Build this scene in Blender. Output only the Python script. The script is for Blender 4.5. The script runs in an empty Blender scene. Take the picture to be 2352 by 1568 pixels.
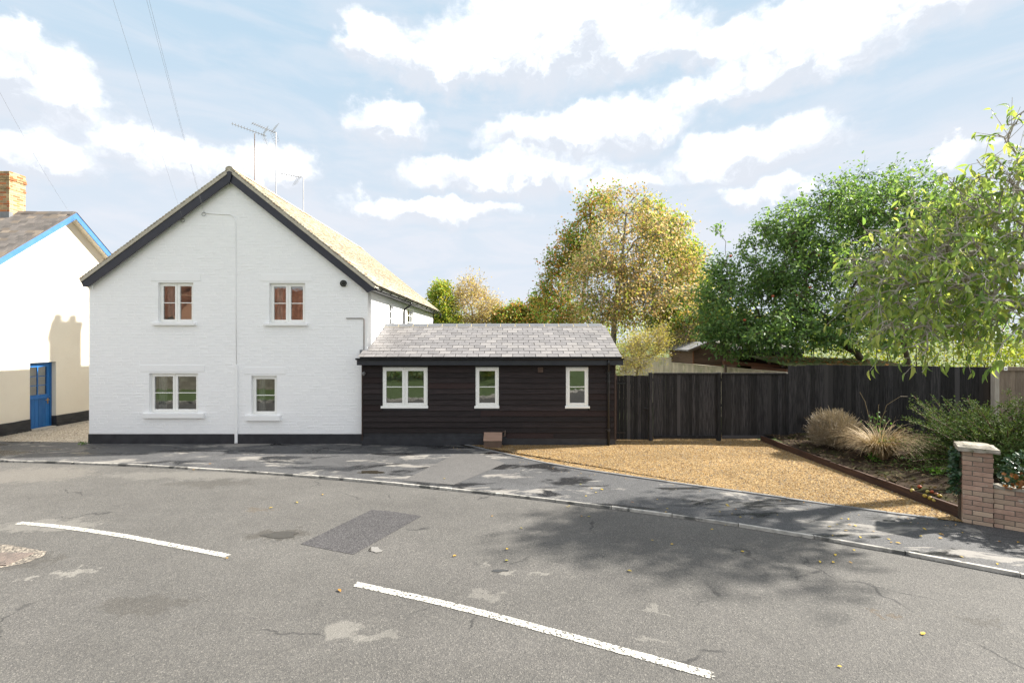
import bpy, bmesh, math, random
import numpy as np
from mathutils import Vector, Matrix, Euler

random.seed(7)
RNG = np.random.default_rng(11)
SC = bpy.context.scene
COL = SC.collection
R = math.radians

# ------------------------------------------------------------------ camera
EYE = 2.785
F = 1045.0                      # focal length in measuring units (picture 2352 wide)
cam = bpy.data.cameras.new('camera')
cam.lens = 16.0
cam.sensor_width = 36.0
cam.clip_end = 3000
camo = bpy.data.objects.new('camera', cam)
COL.objects.link(camo)
camo.location = (0, 0, EYE)
camo.rotation_euler = (R(90), 0, 0)
SC.camera = camo

# ------------------------------------------------------------------ sun, sky, exposure
SUN = Vector((1.0, 0.2, 0.77)).normalized()
SUN_EL = math.asin(SUN.z)
SUN_AZ = math.atan2(SUN.x, SUN.y)
EXPOSURE = 2.0
SUN_STRENGTH = 3.5
SKY_STRENGTH = 0.12
BLUE_CAP = (1.16, 1.53, 1.86)
VEIL = (1.70, 1.80, 1.98)
CLOUD_SHADE = (1.66, 1.75, 1.92)
CLOUD_LIT = (4.2, 4.25, 4.35)
sl = bpy.data.lights.new('sun', 'SUN')
sl.energy = SUN_STRENGTH
sl.angle = R(1.1)
sl.color = (1.0, 0.945, 0.86)
so = bpy.data.objects.new('sun', sl)
COL.objects.link(so)
so.location = (30, 10, 30)
so.rotation_euler = SUN.to_track_quat('Z', 'Y').to_euler()
SC.view_settings.view_transform = 'Standard'
SC.view_settings.look = 'None'
SC.view_settings.gamma = 1.0
SC.view_settings.exposure = EXPOSURE
SC.cycles.max_bounces = 8
SC.cycles.transparent_max_bounces = 12
SC.cycles.caustics_reflective = False
SC.cycles.caustics_refractive = False

# clouds: heading and height of the cumulus banks in the sky (u,v = measured, then turned into world directions)
CLOUDS = [(1310, 45, 230, 75), (850, 105, 72, 50), (1030, 150, 190, 50), (1230, 120, 260, 75), (1480, 105, 130, 55),
          (2010, 20, 430, 75), (1660, 105, 130, 40), (1780, 175, 270, 42), (1790, 130, 110, 35),
          (888, 282, 90, 46), (1395, 290, 190, 52), (1230, 320, 110, 42), (1710, 360, 190, 48),
          (90, 190, 160, 85), (20, 85, 60, 45), (100, 365, 130, 42), (400, 360, 190, 48), (640, 375, 90, 50),
          (1160, 400, 220, 36), (2215, 345, 60, 24), (1440, 425, 90, 25), (1750, 440, 110, 20), (1000, 480, 180, 25)]
world = bpy.data.worlds.new('World')
SC.world = world
world.use_nodes = True


class NT:
    """tiny helper round a node tree"""
    def __init__(s, tree):
        s.t = tree
        tree.nodes.clear()
        s.L = tree.links.new

    def n(s, kind, ins=None, **props):
        nd = s.t.nodes.new(kind)
        for k, v in props.items():
            setattr(nd, k, v)
        for k, v in (ins or {}).items():
            sock = nd.inputs[k]
            if isinstance(v, bpy.types.NodeSocket):
                s.L(v, sock)
            else:
                if sock.type == 'RGBA' and len(v) == 3:
                    v = (*v, 1)
                sock.default_value = v
        return nd

    def m(s, op, a, b=0.0, c=0.0, clamp=False):
        return s.n('ShaderNodeMath', {0: a, 1: b, 2: c}, operation=op, use_clamp=clamp).outputs[0]

    def vm(s, op, a, b=(0, 0, 0)):
        nd = s.n('ShaderNodeVectorMath', {0: a, 1: b}, operation=op)
        return nd.outputs['Value'] if op in ('LENGTH', 'DOT_PRODUCT') else nd.outputs[0]

    def mix(s, f, a, b, blend='MIX'):
        nd = s.n('ShaderNodeMix', data_type='RGBA', blend_type=blend)
        for k, v in ((0, f), (6, a), (7, b)):
            if isinstance(v, bpy.types.NodeSocket):
                s.L(v, nd.inputs[k])
            else:
                if k and len(v) == 3:
                    v = (*v, 1)
                nd.inputs[k].default_value = v
        return nd.outputs[2]

    def step(s, x, lo, hi):
        nd = s.n('ShaderNodeMapRange', {'Value': x, 'From Min': lo, 'From Max': hi}, interpolation_type='SMOOTHSTEP')
        return nd.outputs[0]

    def noise(s, vec, scale, detail=4.0, rough=0.55, dist=0.0):
        return s.n('ShaderNodeTexNoise', {'Vector': vec, 'Scale': scale, 'Detail': detail, 'Roughness': rough, 'Distortion': dist})


def build_world():
    w = NT(world.node_tree)
    sky = w.n('ShaderNodeTexSky', sky_type='NISHITA', sun_disc=False, sun_elevation=SUN_EL, sun_rotation=SUN_AZ,
              altitude=0.0, air_density=1.0, dust_density=0.25, ozone_density=1.4)
    tc = w.n('ShaderNodeTexCoord').outputs['Generated']
    sep = w.n('ShaderNodeSeparateXYZ', {0: tc})
    x, y, z = sep.outputs
    az = w.m('ARCTAN2', x, y)
    hor = w.m('SQRT', w.m('ADD', w.m('MULTIPLY', x, x), w.m('MULTIPLY', y, y)))
    h = w.m('DIVIDE', z, w.m('MAXIMUM', hor, 0.02))
    p = w.n('ShaderNodeCombineXYZ', {0: az, 1: h, 2: 0.0}).outputs[0]
    # curl the coordinates so outlines billow
    d1 = w.noise(p, 9.0, 6.0, 0.6).outputs['Color']
    d1 = w.vm('MULTIPLY', w.vm('SUBTRACT', d1, (0.5, 0.5, 0.5)), (0.16, 0.13, 0))
    q = w.vm('ADD', p, d1)
    best = None
    hs, ws = None, None
    for (u, v, ru, rv) in CLOUDS:
        t = (u - 1176) / F
        a0 = math.atan(t)
        c = math.cos(a0)
        h0 = (784 - v) / F * c
        ra = ru * 1.12 / F * c * c
        rh = rv * 1.3 / F * c
        loc = w.vm('MULTIPLY', w.vm('SUBTRACT', q, (a0, h0, 0)), (1 / ra, 1 / rh, 0))
        val = w.m('SUBTRACT', 1.0, w.vm('LENGTH', loc))
        wt = w.m('MAXIMUM', w.m('ADD', val, 0.3), 0.0)
        hy = w.m('MULTIPLY', w.vm('DOT_PRODUCT', loc, (0, 1, 0)), wt)
        hs = hy if hs is None else w.m('ADD', hs, hy)
        ws = wt if ws is None else w.m('ADD', ws, wt)
        best = val if best is None else w.n('ShaderNodeMath', {0: best, 1: val, 2: 0.25}, operation='SMOOTH_MAX').outputs[0]
    # the same kind of cumulus goes on all round, from a noise field (fades in away from the measured banks)
    dome = w.n('ShaderNodeCombineXYZ', {0: x, 1: y, 2: w.m('MULTIPLY', z, 1.6)}).outputs[0]
    fld = w.noise(dome, 2.3, 7.0, 0.56, 0.3).outputs['Fac']
    away = w.step(w.m('ABSOLUTE', az), 0.85, 1.15)
    up = w.step(h, 0.75, 1.0)
    gen = w.m('MULTIPLY', w.m('SUBTRACT', fld, 0.43), 8.0)
    gen = w.m('SUBTRACT', gen, w.m('MULTIPLY', w.m('SUBTRACT', 1.0, w.m('MAXIMUM', away, up)), 4.0))
    dens = w.m('MAXIMUM', best, gen)
    fine = w.noise(p, 26.0, 5.0, 0.62).outputs['Fac']
    dens = w.m('ADD', dens, w.m('MULTIPLY', w.m('SUBTRACT', fine, 0.5), 0.75))
    # veil of thin cloud, milky towards the horizon
    wisp = w.noise(w.vm('MULTIPLY', p, (1.0, 3.4, 1)), 4.2, 7.0, 0.58, 0.5).outputs['Fac']
    low = w.step(h, 0.62, 0.16)
    veil = w.m('ADD', w.m('MULTIPLY', low, 0.72), w.m('MULTIPLY', w.step(wisp, 0.38, 0.68), 0.42), clamp=True)
    blue = w.mix(1.0, w.mix(1.0, sky.outputs[0], (1.9, 1.5, 1.2), 'MULTIPLY'), BLUE_CAP, 'DARKEN')
    base = w.mix(veil, blue, VEIL)
    # cloud body: lavender-grey haze first, then sunlit white towards the tops
    body = w.noise(w.vm('ADD', q, (0.0, 0.03, 0)), 9.0, 5.0, 0.55).outputs['Fac']
    lump = w.noise(w.vm('ADD', q, (0.0, 0.012, 0)), 22.0, 5.0, 0.6).outputs['Fac']
    relh = w.m('DIVIDE', hs, w.m('ADD', ws, 0.05))
    relh = w.m('ADD', relh, w.m('ADD', w.m('MULTIPLY', w.m('SUBTRACT', body, 0.5), 1.8), w.m('MULTIPLY', w.m('SUBTRACT', lump, 0.5), 1.9)))
    haze = w.step(dens, -0.42, 0.40)
    core = w.m('MULTIPLY', w.step(dens, -0.20, 0.68), w.step(relh, -0.62, 0.75))
    col = w.mix(w.m('MULTIPLY', haze, 0.88), base, CLOUD_SHADE)
    col = w.mix(w.m('MULTIPLY', core, 0.95), col, CLOUD_LIT)
    bg = w.n('ShaderNodeBackground', {'Color': col, 'Strength': SKY_STRENGTH})
    out = w.n('ShaderNodeOutputWorld')
    w.L(bg.outputs[0], out.inputs['Surface'])


build_world()

# ------------------------------------------------------------------ measuring helpers
def U(u, y):
    return (u - 1176) / F * y


def V(v, y):
    return EYE - (v - 784) / F * y


def P(u, v, y):
    return Vector((U(u, y), y, V(v, y)))


def G(u, v, z=0.0):
    y = (EYE - z) * F / (v - 784)
    return Vector((U(u, y), y, z))


# ------------------------------------------------------------------ materials
MATS = {}


def piece_random(t):
    """0..1 value that differs for every separate piece (object) and every piece of a joined part"""
    oi = t.n('ShaderNodeObjectInfo').outputs['Random']
    at = t.n('ShaderNodeAttribute', attribute_name='tint').outputs['Fac']
    return t.m('FRACT', t.m('ADD', oi, at))


def mat(name, c1, c2=None, scale=5.0, stretch=(1, 1, 1), rough=0.7, bump=0.0, bscale=40.0, var=0.0, c3=None, c3amt=0.2,
        metal=0.0, spec=0.4, blotch=None, bdetail=4.0, bstretch=None):
    if name in MATS:
        return MATS[name]
    m = bpy.data.materials.new(name)
    m.use_nodes = True
    t = NT(m.node_tree)
    pos = t.n('ShaderNodeNewGeometry').outputs['Position']
    pr = piece_random(t)
    off = t.vm('MULTIPLY', t.n('ShaderNodeCombineXYZ', {0: pr, 1: pr, 2: pr}).outputs[0], (7.3, 3.1, 5.7))
    v = t.vm('MULTIPLY', t.vm('ADD', pos, off) if var else pos, stretch)
    c2 = c2 or tuple(min(1, k * 0.8) for k in c1)
    nz = t.step(t.noise(v, scale, 6.0, 0.6).outputs['Fac'], 0.3, 0.7)
    col = t.mix(nz, c1, c2)
    if c3:
        r2 = t.m('FRACT', t.m('MULTIPLY', pr, 7.77))
        col = t.mix(t.m('MULTIPLY', t.m('GREATER_THAN', c3amt, r2), 0.85), col, c3)
    if var:
        r3 = t.m('FRACT', t.m('MULTIPLY', pr, 13.7))
        k = t.m('MULTIPLY_ADD', r3, 2 * var, 1 - var)
        col = t.mix(1.0, col, t.n('ShaderNodeCombineColor', {0: k, 1: k, 2: k}).outputs[0], 'MULTIPLY')
    if blotch:
        bc, bs, lo, hi = blotch
        b = t.step(t.noise(pos, bs, 5.0, 0.6).outputs['Fac'], lo, hi)
        col = t.mix(b, col, bc)
    b = t.n('ShaderNodeBsdfPrincipled', {'Base Color': col, 'Roughness': rough, 'Metallic': metal, 'Specular IOR Level': spec})
    if bump:
        bv = t.vm('MULTIPLY', pos, bstretch or stretch)
        bn = t.n('ShaderNodeBump', {'Strength': bump, 'Distance': 0.01, 'Height': t.noise(bv, bscale, bdetail).outputs['Fac']})
        t.L(bn.outputs[0], b.inputs['Normal'])
    t.L(b.outputs[0], t.n('ShaderNodeOutputMaterial').inputs['Surface'])
    MATS[name] = m
    return m


def leaf_mat(name, cols, trans=0.35, rough=0.5, spec=0.25, gain=1.0, ttint=(1.5, 1.45, 0.75)):
    """cols: leaf colours picked per leaf (its own colour)"""
    m = bpy.data.materials.new(name)
    m.use_nodes = True
    t = NT(m.node_tree)
    pr = piece_random(t)
    ramp = t.n('ShaderNodeValToRGB', {'Fac': pr})
    cr = ramp.color_ramp
    cr.interpolation = 'LINEAR'
    while len(cr.elements) < len(cols):
        cr.elements.new(0.5)
    for i, c in enumerate(cols):
        cr.elements[i].position = i / max(1, len(cols) - 1)
        cr.elements[i].color = (*[min(.75, k * gain) for k in c], 1)
    b = t.n('ShaderNodeBsdfPrincipled', {'Base Color': ramp.outputs[0], 'Roughness': rough, 'Specular IOR Level': spec})
    tcol = t.mix(1.0, ramp.outputs[0], ttint, 'MULTIPLY')
    tr = t.n('ShaderNodeBsdfTranslucent', {'Color': tcol})
    mx = t.n('ShaderNodeMixShader', {0: trans, 1: b.outputs[0], 2: tr.outputs[0]})
    t.L(mx.outputs[0], t.n('ShaderNodeOutputMaterial').inputs['Surface'])
    MATS[name] = m
    return m


def asphalt(name, base, light, dark, blot=0.25, wet=None, pale=None, rough=0.85, cell=85.0, bump=0.5, worn=None, spec=0.45):
    m = bpy.data.materials.new(name)
    m.use_nodes = True
    t = NT(m.node_tree)
    pos = t.n('ShaderNodeNewGeometry').outputs['Position']
    vo = t.n('ShaderNodeTexVoronoi', {'Vector': pos, 'Scale': cell})
    cell_r = t.n('ShaderNodeSeparateColor', {0: vo.outputs['Color']}).outputs
    col = t.mix(t.step(cell_r[0], 0.45, 0.95), base, light)
    col = t.mix(t.step(cell_r[1], 0.60, 0.98), col, dark)
    col = t.mix(t.m('MULTIPLY', t.m('GREATER_THAN', cell_r[2], 0.95), 0.6), col, tuple(min(1, c * 1.7) for c in light))
    big = t.noise(pos, 0.45, 7.0, 0.62).outputs['Fac']
    mid = t.noise(t.vm('MULTIPLY', pos, (1.0, 1.3, 1)), 2.3, 6.0, 0.65).outputs['Fac']
    k = t.m('ADD', t.m('MULTIPLY_ADD', t.m('SUBTRACT', big, 0.5), blot * 2.6, 1.0), t.m('MULTIPLY', t.m('SUBTRACT', mid, 0.5), blot * 1.8))
    col = t.mix(1.0, col, t.n('ShaderNodeCombineColor', {0: k, 1: k, 2: k}).outputs[0], 'MULTIPLY')
    trk = t.noise(t.vm('MULTIPLY', pos, (0.16, 1.0, 1)), 1.1, 4.0, 0.5).outputs['Fac']
    tk = t.m('MULTIPLY_ADD', t.m('SUBTRACT', trk, 0.5), blot * 1.6, 1.0)
    col = t.mix(1.0, col, t.n('ShaderNodeCombineColor', {0: tk, 1: tk, 2: tk}).outputs[0], 'MULTIPLY')
    roughv = rough
    if worn:     # scuffed places: (x, y, rx, ry, strength, colour)
        wob = t.vm('MULTIPLY', t.vm('SUBTRACT', t.noise(pos, 3.5, 5.0, 0.65).outputs['Color'], (0.5, 0.5, 0.5)), (1.1, 0.9, 0))
        wp = t.vm('ADD', pos, wob)
        grain = t.noise(pos, 14.0, 5.0, 0.7).outputs['Fac']
        for (wx, wy, rx, ry, st, wc) in worn:
            dd = t.vm('LENGTH', t.vm('MULTIPLY', t.vm('SUBTRACT', wp, (wx, wy, 0)), (1 / rx, 1 / ry, 0)))
            f = t.m('MULTIPLY', t.step(t.m('SUBTRACT', 1.0, t.m('ADD', dd, t.m('MULTIPLY', t.m('SUBTRACT', grain, 0.5), 1.2))), -0.05, 0.4), st)
            col = t.mix(f, col, wc)
    if pale:
        pc, lo, hi, sc = pale
        pn = t.noise(t.vm('MULTIPLY', pos, (0.55, 1.6, 1)), sc, 8.0, 0.68, 0.6).outputs['Fac']
        col = t.mix(t.m('MULTIPLY', t.step(pn, lo, hi), 0.6), col, pc)
    if wet:
        lo, hi, sc = wet
        wn = t.step(t.noise(t.vm('MULTIPLY', pos, (0.6, 1.7, 1)), sc, 7.0, 0.62, 0.5).outputs['Fac'], lo, hi)
        col = t.mix(wn, col, tuple(c * 0.42 for c in base))
        roughv = t.m('MULTIPLY_ADD', wn, 0.22 - rough, rough)
    # hairline cracks
    cr = t.n('ShaderNodeTexVoronoi', {'Vector': t.vm('ADD', pos, t.vm('MULTIPLY', t.noise(pos, 3.0, 4.0).outputs['Color'], (0.5, 0.5, 0))), 'Scale': 0.55}, feature='DISTANCE_TO_EDGE')
    ck = t.m('MULTIPLY', t.step(cr.outputs['Distance'], 0.010, 0.002), t.step(t.noise(pos, 0.8, 3.0).outputs['Fac'], 0.54, 0.62))
    col = t.mix(t.m('MULTIPLY', ck, 0.7), col, (0.02, 0.02, 0.02))
    b = t.n('ShaderNodeBsdfPrincipled', {'Base Color': col, 'Roughness': roughv, 'Specular IOR Level': spec})
    hgt = t.m('ADD', vo.outputs['Distance'], t.m('MULTIPLY', t.noise(pos, 30.0, 4.0).outputs['Fac'], 0.6))
    bn = t.n('ShaderNodeBump', {'Strength': bump, 'Distance': 0.008, 'Height': hgt})
    t.L(bn.outputs[0], b.inputs['Normal'])
    t.L(b.outputs[0], t.n('ShaderNodeOutputMaterial').inputs['Surface'])
    MATS[name] = m
    return m


def glass_mat(name, ior=1.75, tintc=(0.82, 0.86, 0.86)):
    m = bpy.data.materials.new(name)
    m.use_nodes = True
    t = NT(m.node_tree)
    pos = t.n('ShaderNodeNewGeometry').outputs['Position']
    bn = t.n('ShaderNodeBump', {'Strength': 0.10, 'Distance': 0.01, 'Height': t.noise(pos, 3.5, 3.0).outputs['Fac']})
    fr = t.n('ShaderNodeFresnel', {'IOR': ior}).outputs[0]
    gl = t.n('ShaderNodeBsdfGlossy', {'Color': (0.95, 0.97, 0.97, 1), 'Roughness': 0.01})
    t.L(bn.outputs[0], gl.inputs['Normal'])
    tr = t.n('ShaderNodeBsdfTransparent', {'Color': tintc})
    mx = t.n('ShaderNodeMixShader', {0: t.m('MULTIPLY', fr, 2.5, clamp=True), 1: tr.outputs[0], 2: gl.outputs[0]})
    t.L(mx.outputs[0], t.n('ShaderNodeOutputMaterial').inputs['Surface'])
    MATS[name] = m
    return m


def paint_line(name):
    """worn white road paint: flakes off to the asphalt beneath (transparent)"""
    m = bpy.data.materials.new(name)
    m.use_nodes = True
    t = NT(m.node_tree)
    pos = t.n('ShaderNodeNewGeometry').outputs['Position']
    nz = t.noise(pos, 42.0, 6.0, 0.7).outputs['Fac']
    e = t.n('ShaderNodeAttribute', attribute_name='edge').outputs['Fac']
    f = t.step(t.m('SUBTRACT', nz, t.m('MULTIPLY', e, 0.24)), 0.42, 0.48)
    b = t.n('ShaderNodeBsdfPrincipled', {'Base Color': t.mix(t.noise(pos, 60.0, 4.0).outputs['Fac'], (0.60, 0.58, 0.52), (0.34, 0.33, 0.29)), 'Roughness': 0.6})
    tr = t.n('ShaderNodeBsdfTransparent')
    mx = t.n('ShaderNodeMixShader', {0: f, 1: tr.outputs[0], 2: b.outputs[0]})
    t.L(mx.outputs[0], t.n('ShaderNodeOutputMaterial').inputs['Surface'])
    MATS[name] = m
    return m


# ------------------------------------------------------------------ objects
WL = {}            # world position of every object's origin (no parent is rotated)


def tag(o, label=None, cat=None, group=None, kind=None):
    if label:
        o['label'] = label
    if cat:
        o['category'] = cat
    if group:
        o['group'] = group
    if kind:
        o['kind'] = kind
    return o


def thing(name, loc, label, cat, group=None):
    o = bpy.data.objects.new(name, None)
    o.empty_display_size = 0.2
    COL.objects.link(o)
    o.location = loc
    WL[o.name] = Vector(loc)
    return tag(o, label, cat, group)


def link(name, me, parent=None, loc=(0, 0, 0), rot=(0, 0, 0), scale=None):
    """loc is a world position"""
    o = bpy.data.objects.new(name, me)
    COL.objects.link(o)
    loc = Vector(loc)
    WL[o.name] = loc.copy()
    if parent is not None:
        o.parent = parent
        loc = loc - WL[parent.name]
    o.location = loc
    o.rotation_euler = rot
    if scale:
        o.scale = scale
    return o


class MB:
    """collects faces for one mesh"""
    def __init__(s):
        s.v = []
        s.f = []
        s.t = []
        s.e = None
        s.cur = 0.0

    def add(s, vs, fs, tint=None):
        n = len(s.v)
        s.v += [tuple(p) for p in vs]
        s.f += [tuple(n + i for i in f) for f in fs]
        s.t += [s.cur if tint is None else tint] * len(vs)
        return s

    def box(s, x0, x1, y0, y1, z0, z1, tint=None):
        return s.add([(x0, y0, z0), (x1, y0, z0), (x1, y1, z0), (x0, y1, z0), (x0, y0, z1), (x1, y0, z1), (x1, y1, z1), (x0, y1, z1)],
                     [(0, 3, 2, 1), (4, 5, 6, 7), (0, 1, 5, 4), (1, 2, 6, 5), (2, 3, 7, 6), (3, 0, 4, 7)], tint)

    def cbox(s, x0, x1, y0, y1, z0, z1, c=0.006, tint=None):
        """box with chamfered edges"""
        bm = bmesh.new()
        bmesh.ops.create_cube(bm, size=1.0)
        for v in bm.verts:
            v.co = Vector(((x0 + x1) / 2 + v.co.x * (x1 - x0), (y0 + y1) / 2 + v.co.y * (y1 - y0), (z0 + z1) / 2 + v.co.z * (z1 - z0)))
        bmesh.ops.bevel(bm, geom=bm.edges[:], offset=c, segments=1, affect='EDGES')
        bm.verts.index_update()
        s.add([v.co[:] for v in bm.verts], [tuple(v.index for v in f.verts) for f in bm.faces], tint)
        bm.free()
        return s

    def obox(s, c, ax, ay, az, tint=None):
        """box from centre and three half-axes"""
        c, ax, ay, az = map(Vector, (c, ax, ay, az))
        vs = [c + sx * ax + sy * ay + sz * az for sz in (-1, 1) for sx, sy in ((-1, -1), (1, -1), (1, 1), (-1, 1))]
        return s.add(vs, [(0, 3, 2, 1), (4, 5, 6, 7), (0, 1, 5, 4), (1, 2, 6, 5), (2, 3, 7, 6), (3, 0, 4, 7)], tint)

    def prism(s, poly, d, tint=None):
        """polygon (3D points) swept along d"""
        n = len(poly)
        a = [Vector(p) for p in poly]
        b = [p + Vector(d) for p in a]
        return s.add(a + b, [tuple(range(n - 1, -1, -1)), tuple(range(n, 2 * n))] + [(i, (i + 1) % n, n + (i + 1) % n, n + i) for i in range(n)], tint)

    def tube(s, pts, r, n=8, cap=True, tint=None):
        pts = [Vector(p) for p in pts]
        rs = r if isinstance(r, (list, tuple)) else [r] * len(pts)
        vs, fs = [], []
        prev = None
        for i, p in enumerate(pts):
            d = (pts[min(i + 1, len(pts) - 1)] - pts[max(i - 1, 0)]).normalized()
            if prev is None:
                a = d.cross(Vector((0, 0, 1)))
                if a.length < 1e-3:
                    a = d.cross(Vector((0, 1, 0)))
            else:
                a = prev - d * prev.dot(d)
            a.normalize()
            prev = a
            b = d.cross(a)
            for k in range(n):
                th = 2 * math.pi * k / n
                vs.append(p + (a * math.cos(th) + b * math.sin(th)) * rs[i])
        for i in range(len(pts) - 1):
            for k in range(n):
                fs.append((i * n + k, i * n + (k + 1) % n, (i + 1) * n + (k + 1) % n, (i + 1) * n + k))
        if cap:
            fs.append(tuple(range(n - 1, -1, -1)))
            fs.append(tuple((len(pts) - 1) * n + k for k in range(n)))
        return s.add(vs, fs, tint)

    def mesh(s, name, material, origin=(0, 0, 0), smooth=False):
        me = bpy.data.meshes.new(name)
        ox, oy, oz = origin
        me.from_pydata([(a - ox, b - oy, c - oz) for a, b, c in s.v], [], s.f)
        if any(s.t):
            at = me.attributes.new('tint', 'FLOAT', 'POINT')
            at.data.foreach_set('value', s.t)
        if s.e:
            at = me.attributes.new('edge', 'FLOAT', 'POINT')
            at.data.foreach_set('value', s.e)
        if material:
            me.materials.append(material)
        if smooth:
            me.polygons.foreach_set('use_smooth', [True] * len(me.polygons))
        me.update()
        return me

    def build(s, name, material, parent=None, smooth=False, origin=None):
        o0 = WL[parent.name] if parent is not None else Vector(origin or (0, 0, 0))
        me = s.mesh(name, material, o0, smooth)
        return link(name, me, parent, o0)


def np_mesh(name, verts, faces, tint, material, origin=(0, 0, 0), smooth=False):
    """verts (n,3), faces (m,k) as numpy"""
    me = bpy.data.meshes.new(name)
    n, (m, k) = len(verts), faces.shape
    me.vertices.add(n)
    me.vertices.foreach_set('co', (verts - np.array(origin)).astype(np.float32).ravel())
    me.loops.add(m * k)
    me.loops.foreach_set('vertex_index', faces.astype(np.int32).ravel())
    me.polygons.add(m)
    me.polygons.foreach_set('loop_start', np.arange(m, dtype=np.int32) * k)
    me.update(calc_edges=True)
    if tint is not None:
        at = me.attributes.new('tint', 'FLOAT', 'POINT')
        at.data.foreach_set('value', tint.astype(np.float32))
    if smooth:
        me.polygons.foreach_set('use_smooth', np.ones(m, dtype=bool))
    me.materials.append(material)
    return me


# leaf outlines: length along x (0..1), width along y, bend along z
LEAF_FAR = (np.array([(0, 0, 0), (.5, -.32, .05), (1, 0, -.05), (.5, .32, .05)]), np.array([(0, 1, 2, 3)]))
LEAF_MID = (np.array([(0, 0, 0), (.35, -.24, .05), (.35, 0, 0), (.35, .24, .05), (1, 0, -.12), (.72, -.17, 0), (.72, .17, 0), (.72, 0, -.05)]),
            np.array([(0, 1, 2, 2), (0, 2, 3, 3), (1, 5, 7, 2), (2, 7, 6, 3), (5, 4, 7, 7), (7, 4, 6, 6)]))
LEAF_MID = (LEAF_MID[0], np.array([(0, 1, 2), (0, 2, 3), (1, 5, 7), (1, 7, 2), (2, 7, 6), (2, 6, 3), (5, 4, 7), (7, 4, 6)]))
_lx = [0, .22, .5, .78, 1]
_lw = [.012, .17, .21, .12, 0]
_lz = [0, -.02, -.10, -.24, -.42]
LEAF_LONG = (np.array([p for x, w_, z_ in zip(_lx, _lw, _lz) for p in ((x * .93, -w_, z_ + w_ * .35), (x * .93, 0, z_), (x * .93, w_, z_ + w_ * .35))]),
             np.array([(3 * i + j, 3 * i + 3 + j, 3 * i + 4 + j, 3 * i + 1 + j) for i in range(4) for j in range(2)]))
LEAF_IVY = (np.array([(0, 0, 0), (.15, -.45, .06), (.45, -.22, 0), (.55, -.45, .05), (1, 0, -.1), (.55, .45, .05), (.45, .22, 0), (.15, .45, .06)]),
            np.array([(0, 1, 2), (2, 3, 4), (0, 2, 4), (0, 4, 6), (6, 4, 5), (0, 6, 7)]))
NEEDLE = (np.array([(0, -.06, 0), (0, .06, 0), (1, .03, 0), (1, -.03, 0)]), np.array([(0, 1, 2, 3)]))


def frames(dirs, roll=None):
    d = dirs / np.maximum(np.linalg.norm(dirs, axis=1, keepdims=True), 1e-9)
    up = np.tile(np.array([0, 0, 1.0]), (len(d), 1))
    up[np.abs(d[:, 2]) > 0.95] = (0, 1, 0)
    s = np.cross(up, d)
    s /= np.linalg.norm(s, axis=1, keepdims=True)
    n = np.cross(d, s)
    if roll is None:
        roll = RNG.uniform(-1.2, 1.2, len(d))
    c, q = np.cos(roll)[:, None], np.sin(roll)[:, None]
    return d, s * c + n * q, n * c - s * q


def leaf_cloud(pos, dirs, size, tmpl, tint, roll=None):
    tv, tf = tmpl
    a, b, c = frames(dirs, roll)
    size = np.broadcast_to(np.asarray(size, float), (len(pos),))
    v = pos[:, None, :] + size[:, None, None] * (tv[None, :, 0:1] * a[:, None] + tv[None, :, 1:2] * b[:, None] + tv[None, :, 2:3] * c[:, None])
    f = tf[None] + (np.arange(len(pos)) * len(tv))[:, None, None]
    return v.reshape(-1, 3), f.reshape(-1, tf.shape[1]), np.repeat(tint, len(tv))


def in_blobs(blobs, n, shell=0.55):
    """random points inside ellipsoids (cx,cy,cz,rx,ry,rz), kept mostly in the outer part"""
    w = np.array([b[3] * b[4] * b[5] for b in blobs]) ** 0.8
    idx = RNG.choice(len(blobs), n, p=w / w.sum())
    B = np.array(blobs)[idx]
    d = RNG.normal(size=(n, 3))
    d /= np.linalg.norm(d, axis=1, keepdims=True)
    r = (shell ** 3 + (1 - shell ** 3) * RNG.random(n)) ** (1 / 3)
    return B[:, :3] + d * r[:, None] * B[:, 3:]


def grow(trunk, pts, jitter=0.12, pathw=0.22, sag=0.0, tip=0.006, expo=2.2, minr=0.0):
    """limbs from a trunk polyline to every target point; returns nodes, parents, radii, ids of tips"""
    nodes = [np.array(p, float) for p in trunk]
    par = [-1] + list(range(len(trunk) - 1))
    plen = [0.0]
    for i in range(1, len(trunk)):
        plen.append(plen[-1] + np.linalg.norm(nodes[i] - nodes[i - 1]))
    tr = np.array(trunk, float)
    start = max(1, len(trunk) // 2)
    order = np.argsort([np.min(np.linalg.norm(tr[start:] - p, axis=1)) for p in pts])
    tips = []
    arr = np.zeros((len(trunk) + len(pts) * 4 + 4, 3))
    arr[:len(nodes)] = nodes
    pl = np.zeros(len(arr))
    pl[:len(nodes)] = plen
    ok = np.zeros(len(arr), bool)
    ok[start:len(nodes)] = True
    k = len(nodes)
    for i in order:
        p = np.array(pts[i], float)
        d = np.linalg.norm(arr[:k] - p, axis=1)
        cost = d + pathw * pl[:k] + np.where(ok[:k], 0, 1e6)
        j = int(np.argmin(cost))
        a = arr[j].copy()
        L = d[j]
        last = j
        for s in range(1, 4):
            t = s / 3
            q = a + (p - a) * t
            if s < 3:
                q = q + RNG.normal(size=3) * jitter * L * 0.5 + np.array([0, 0, sag * L * math.sin(math.pi * t)])
            arr[k] = q
            pl[k] = pl[last] + L / 3
            ok[k] = True
            par.append(last)
            last = k
            k += 1
        tips.append(last)
    arr = arr[:k]
    r = np.full(k, 0.0)
    acc = np.zeros(k)
    for i in range(k - 1, -1, -1):
        a = max(acc[i], tip ** expo)
        r[i] = max(a ** (1 / expo), minr)
        if par[i] >= 0:
            acc[par[i]] += a
    return arr, par, r, tips


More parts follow.
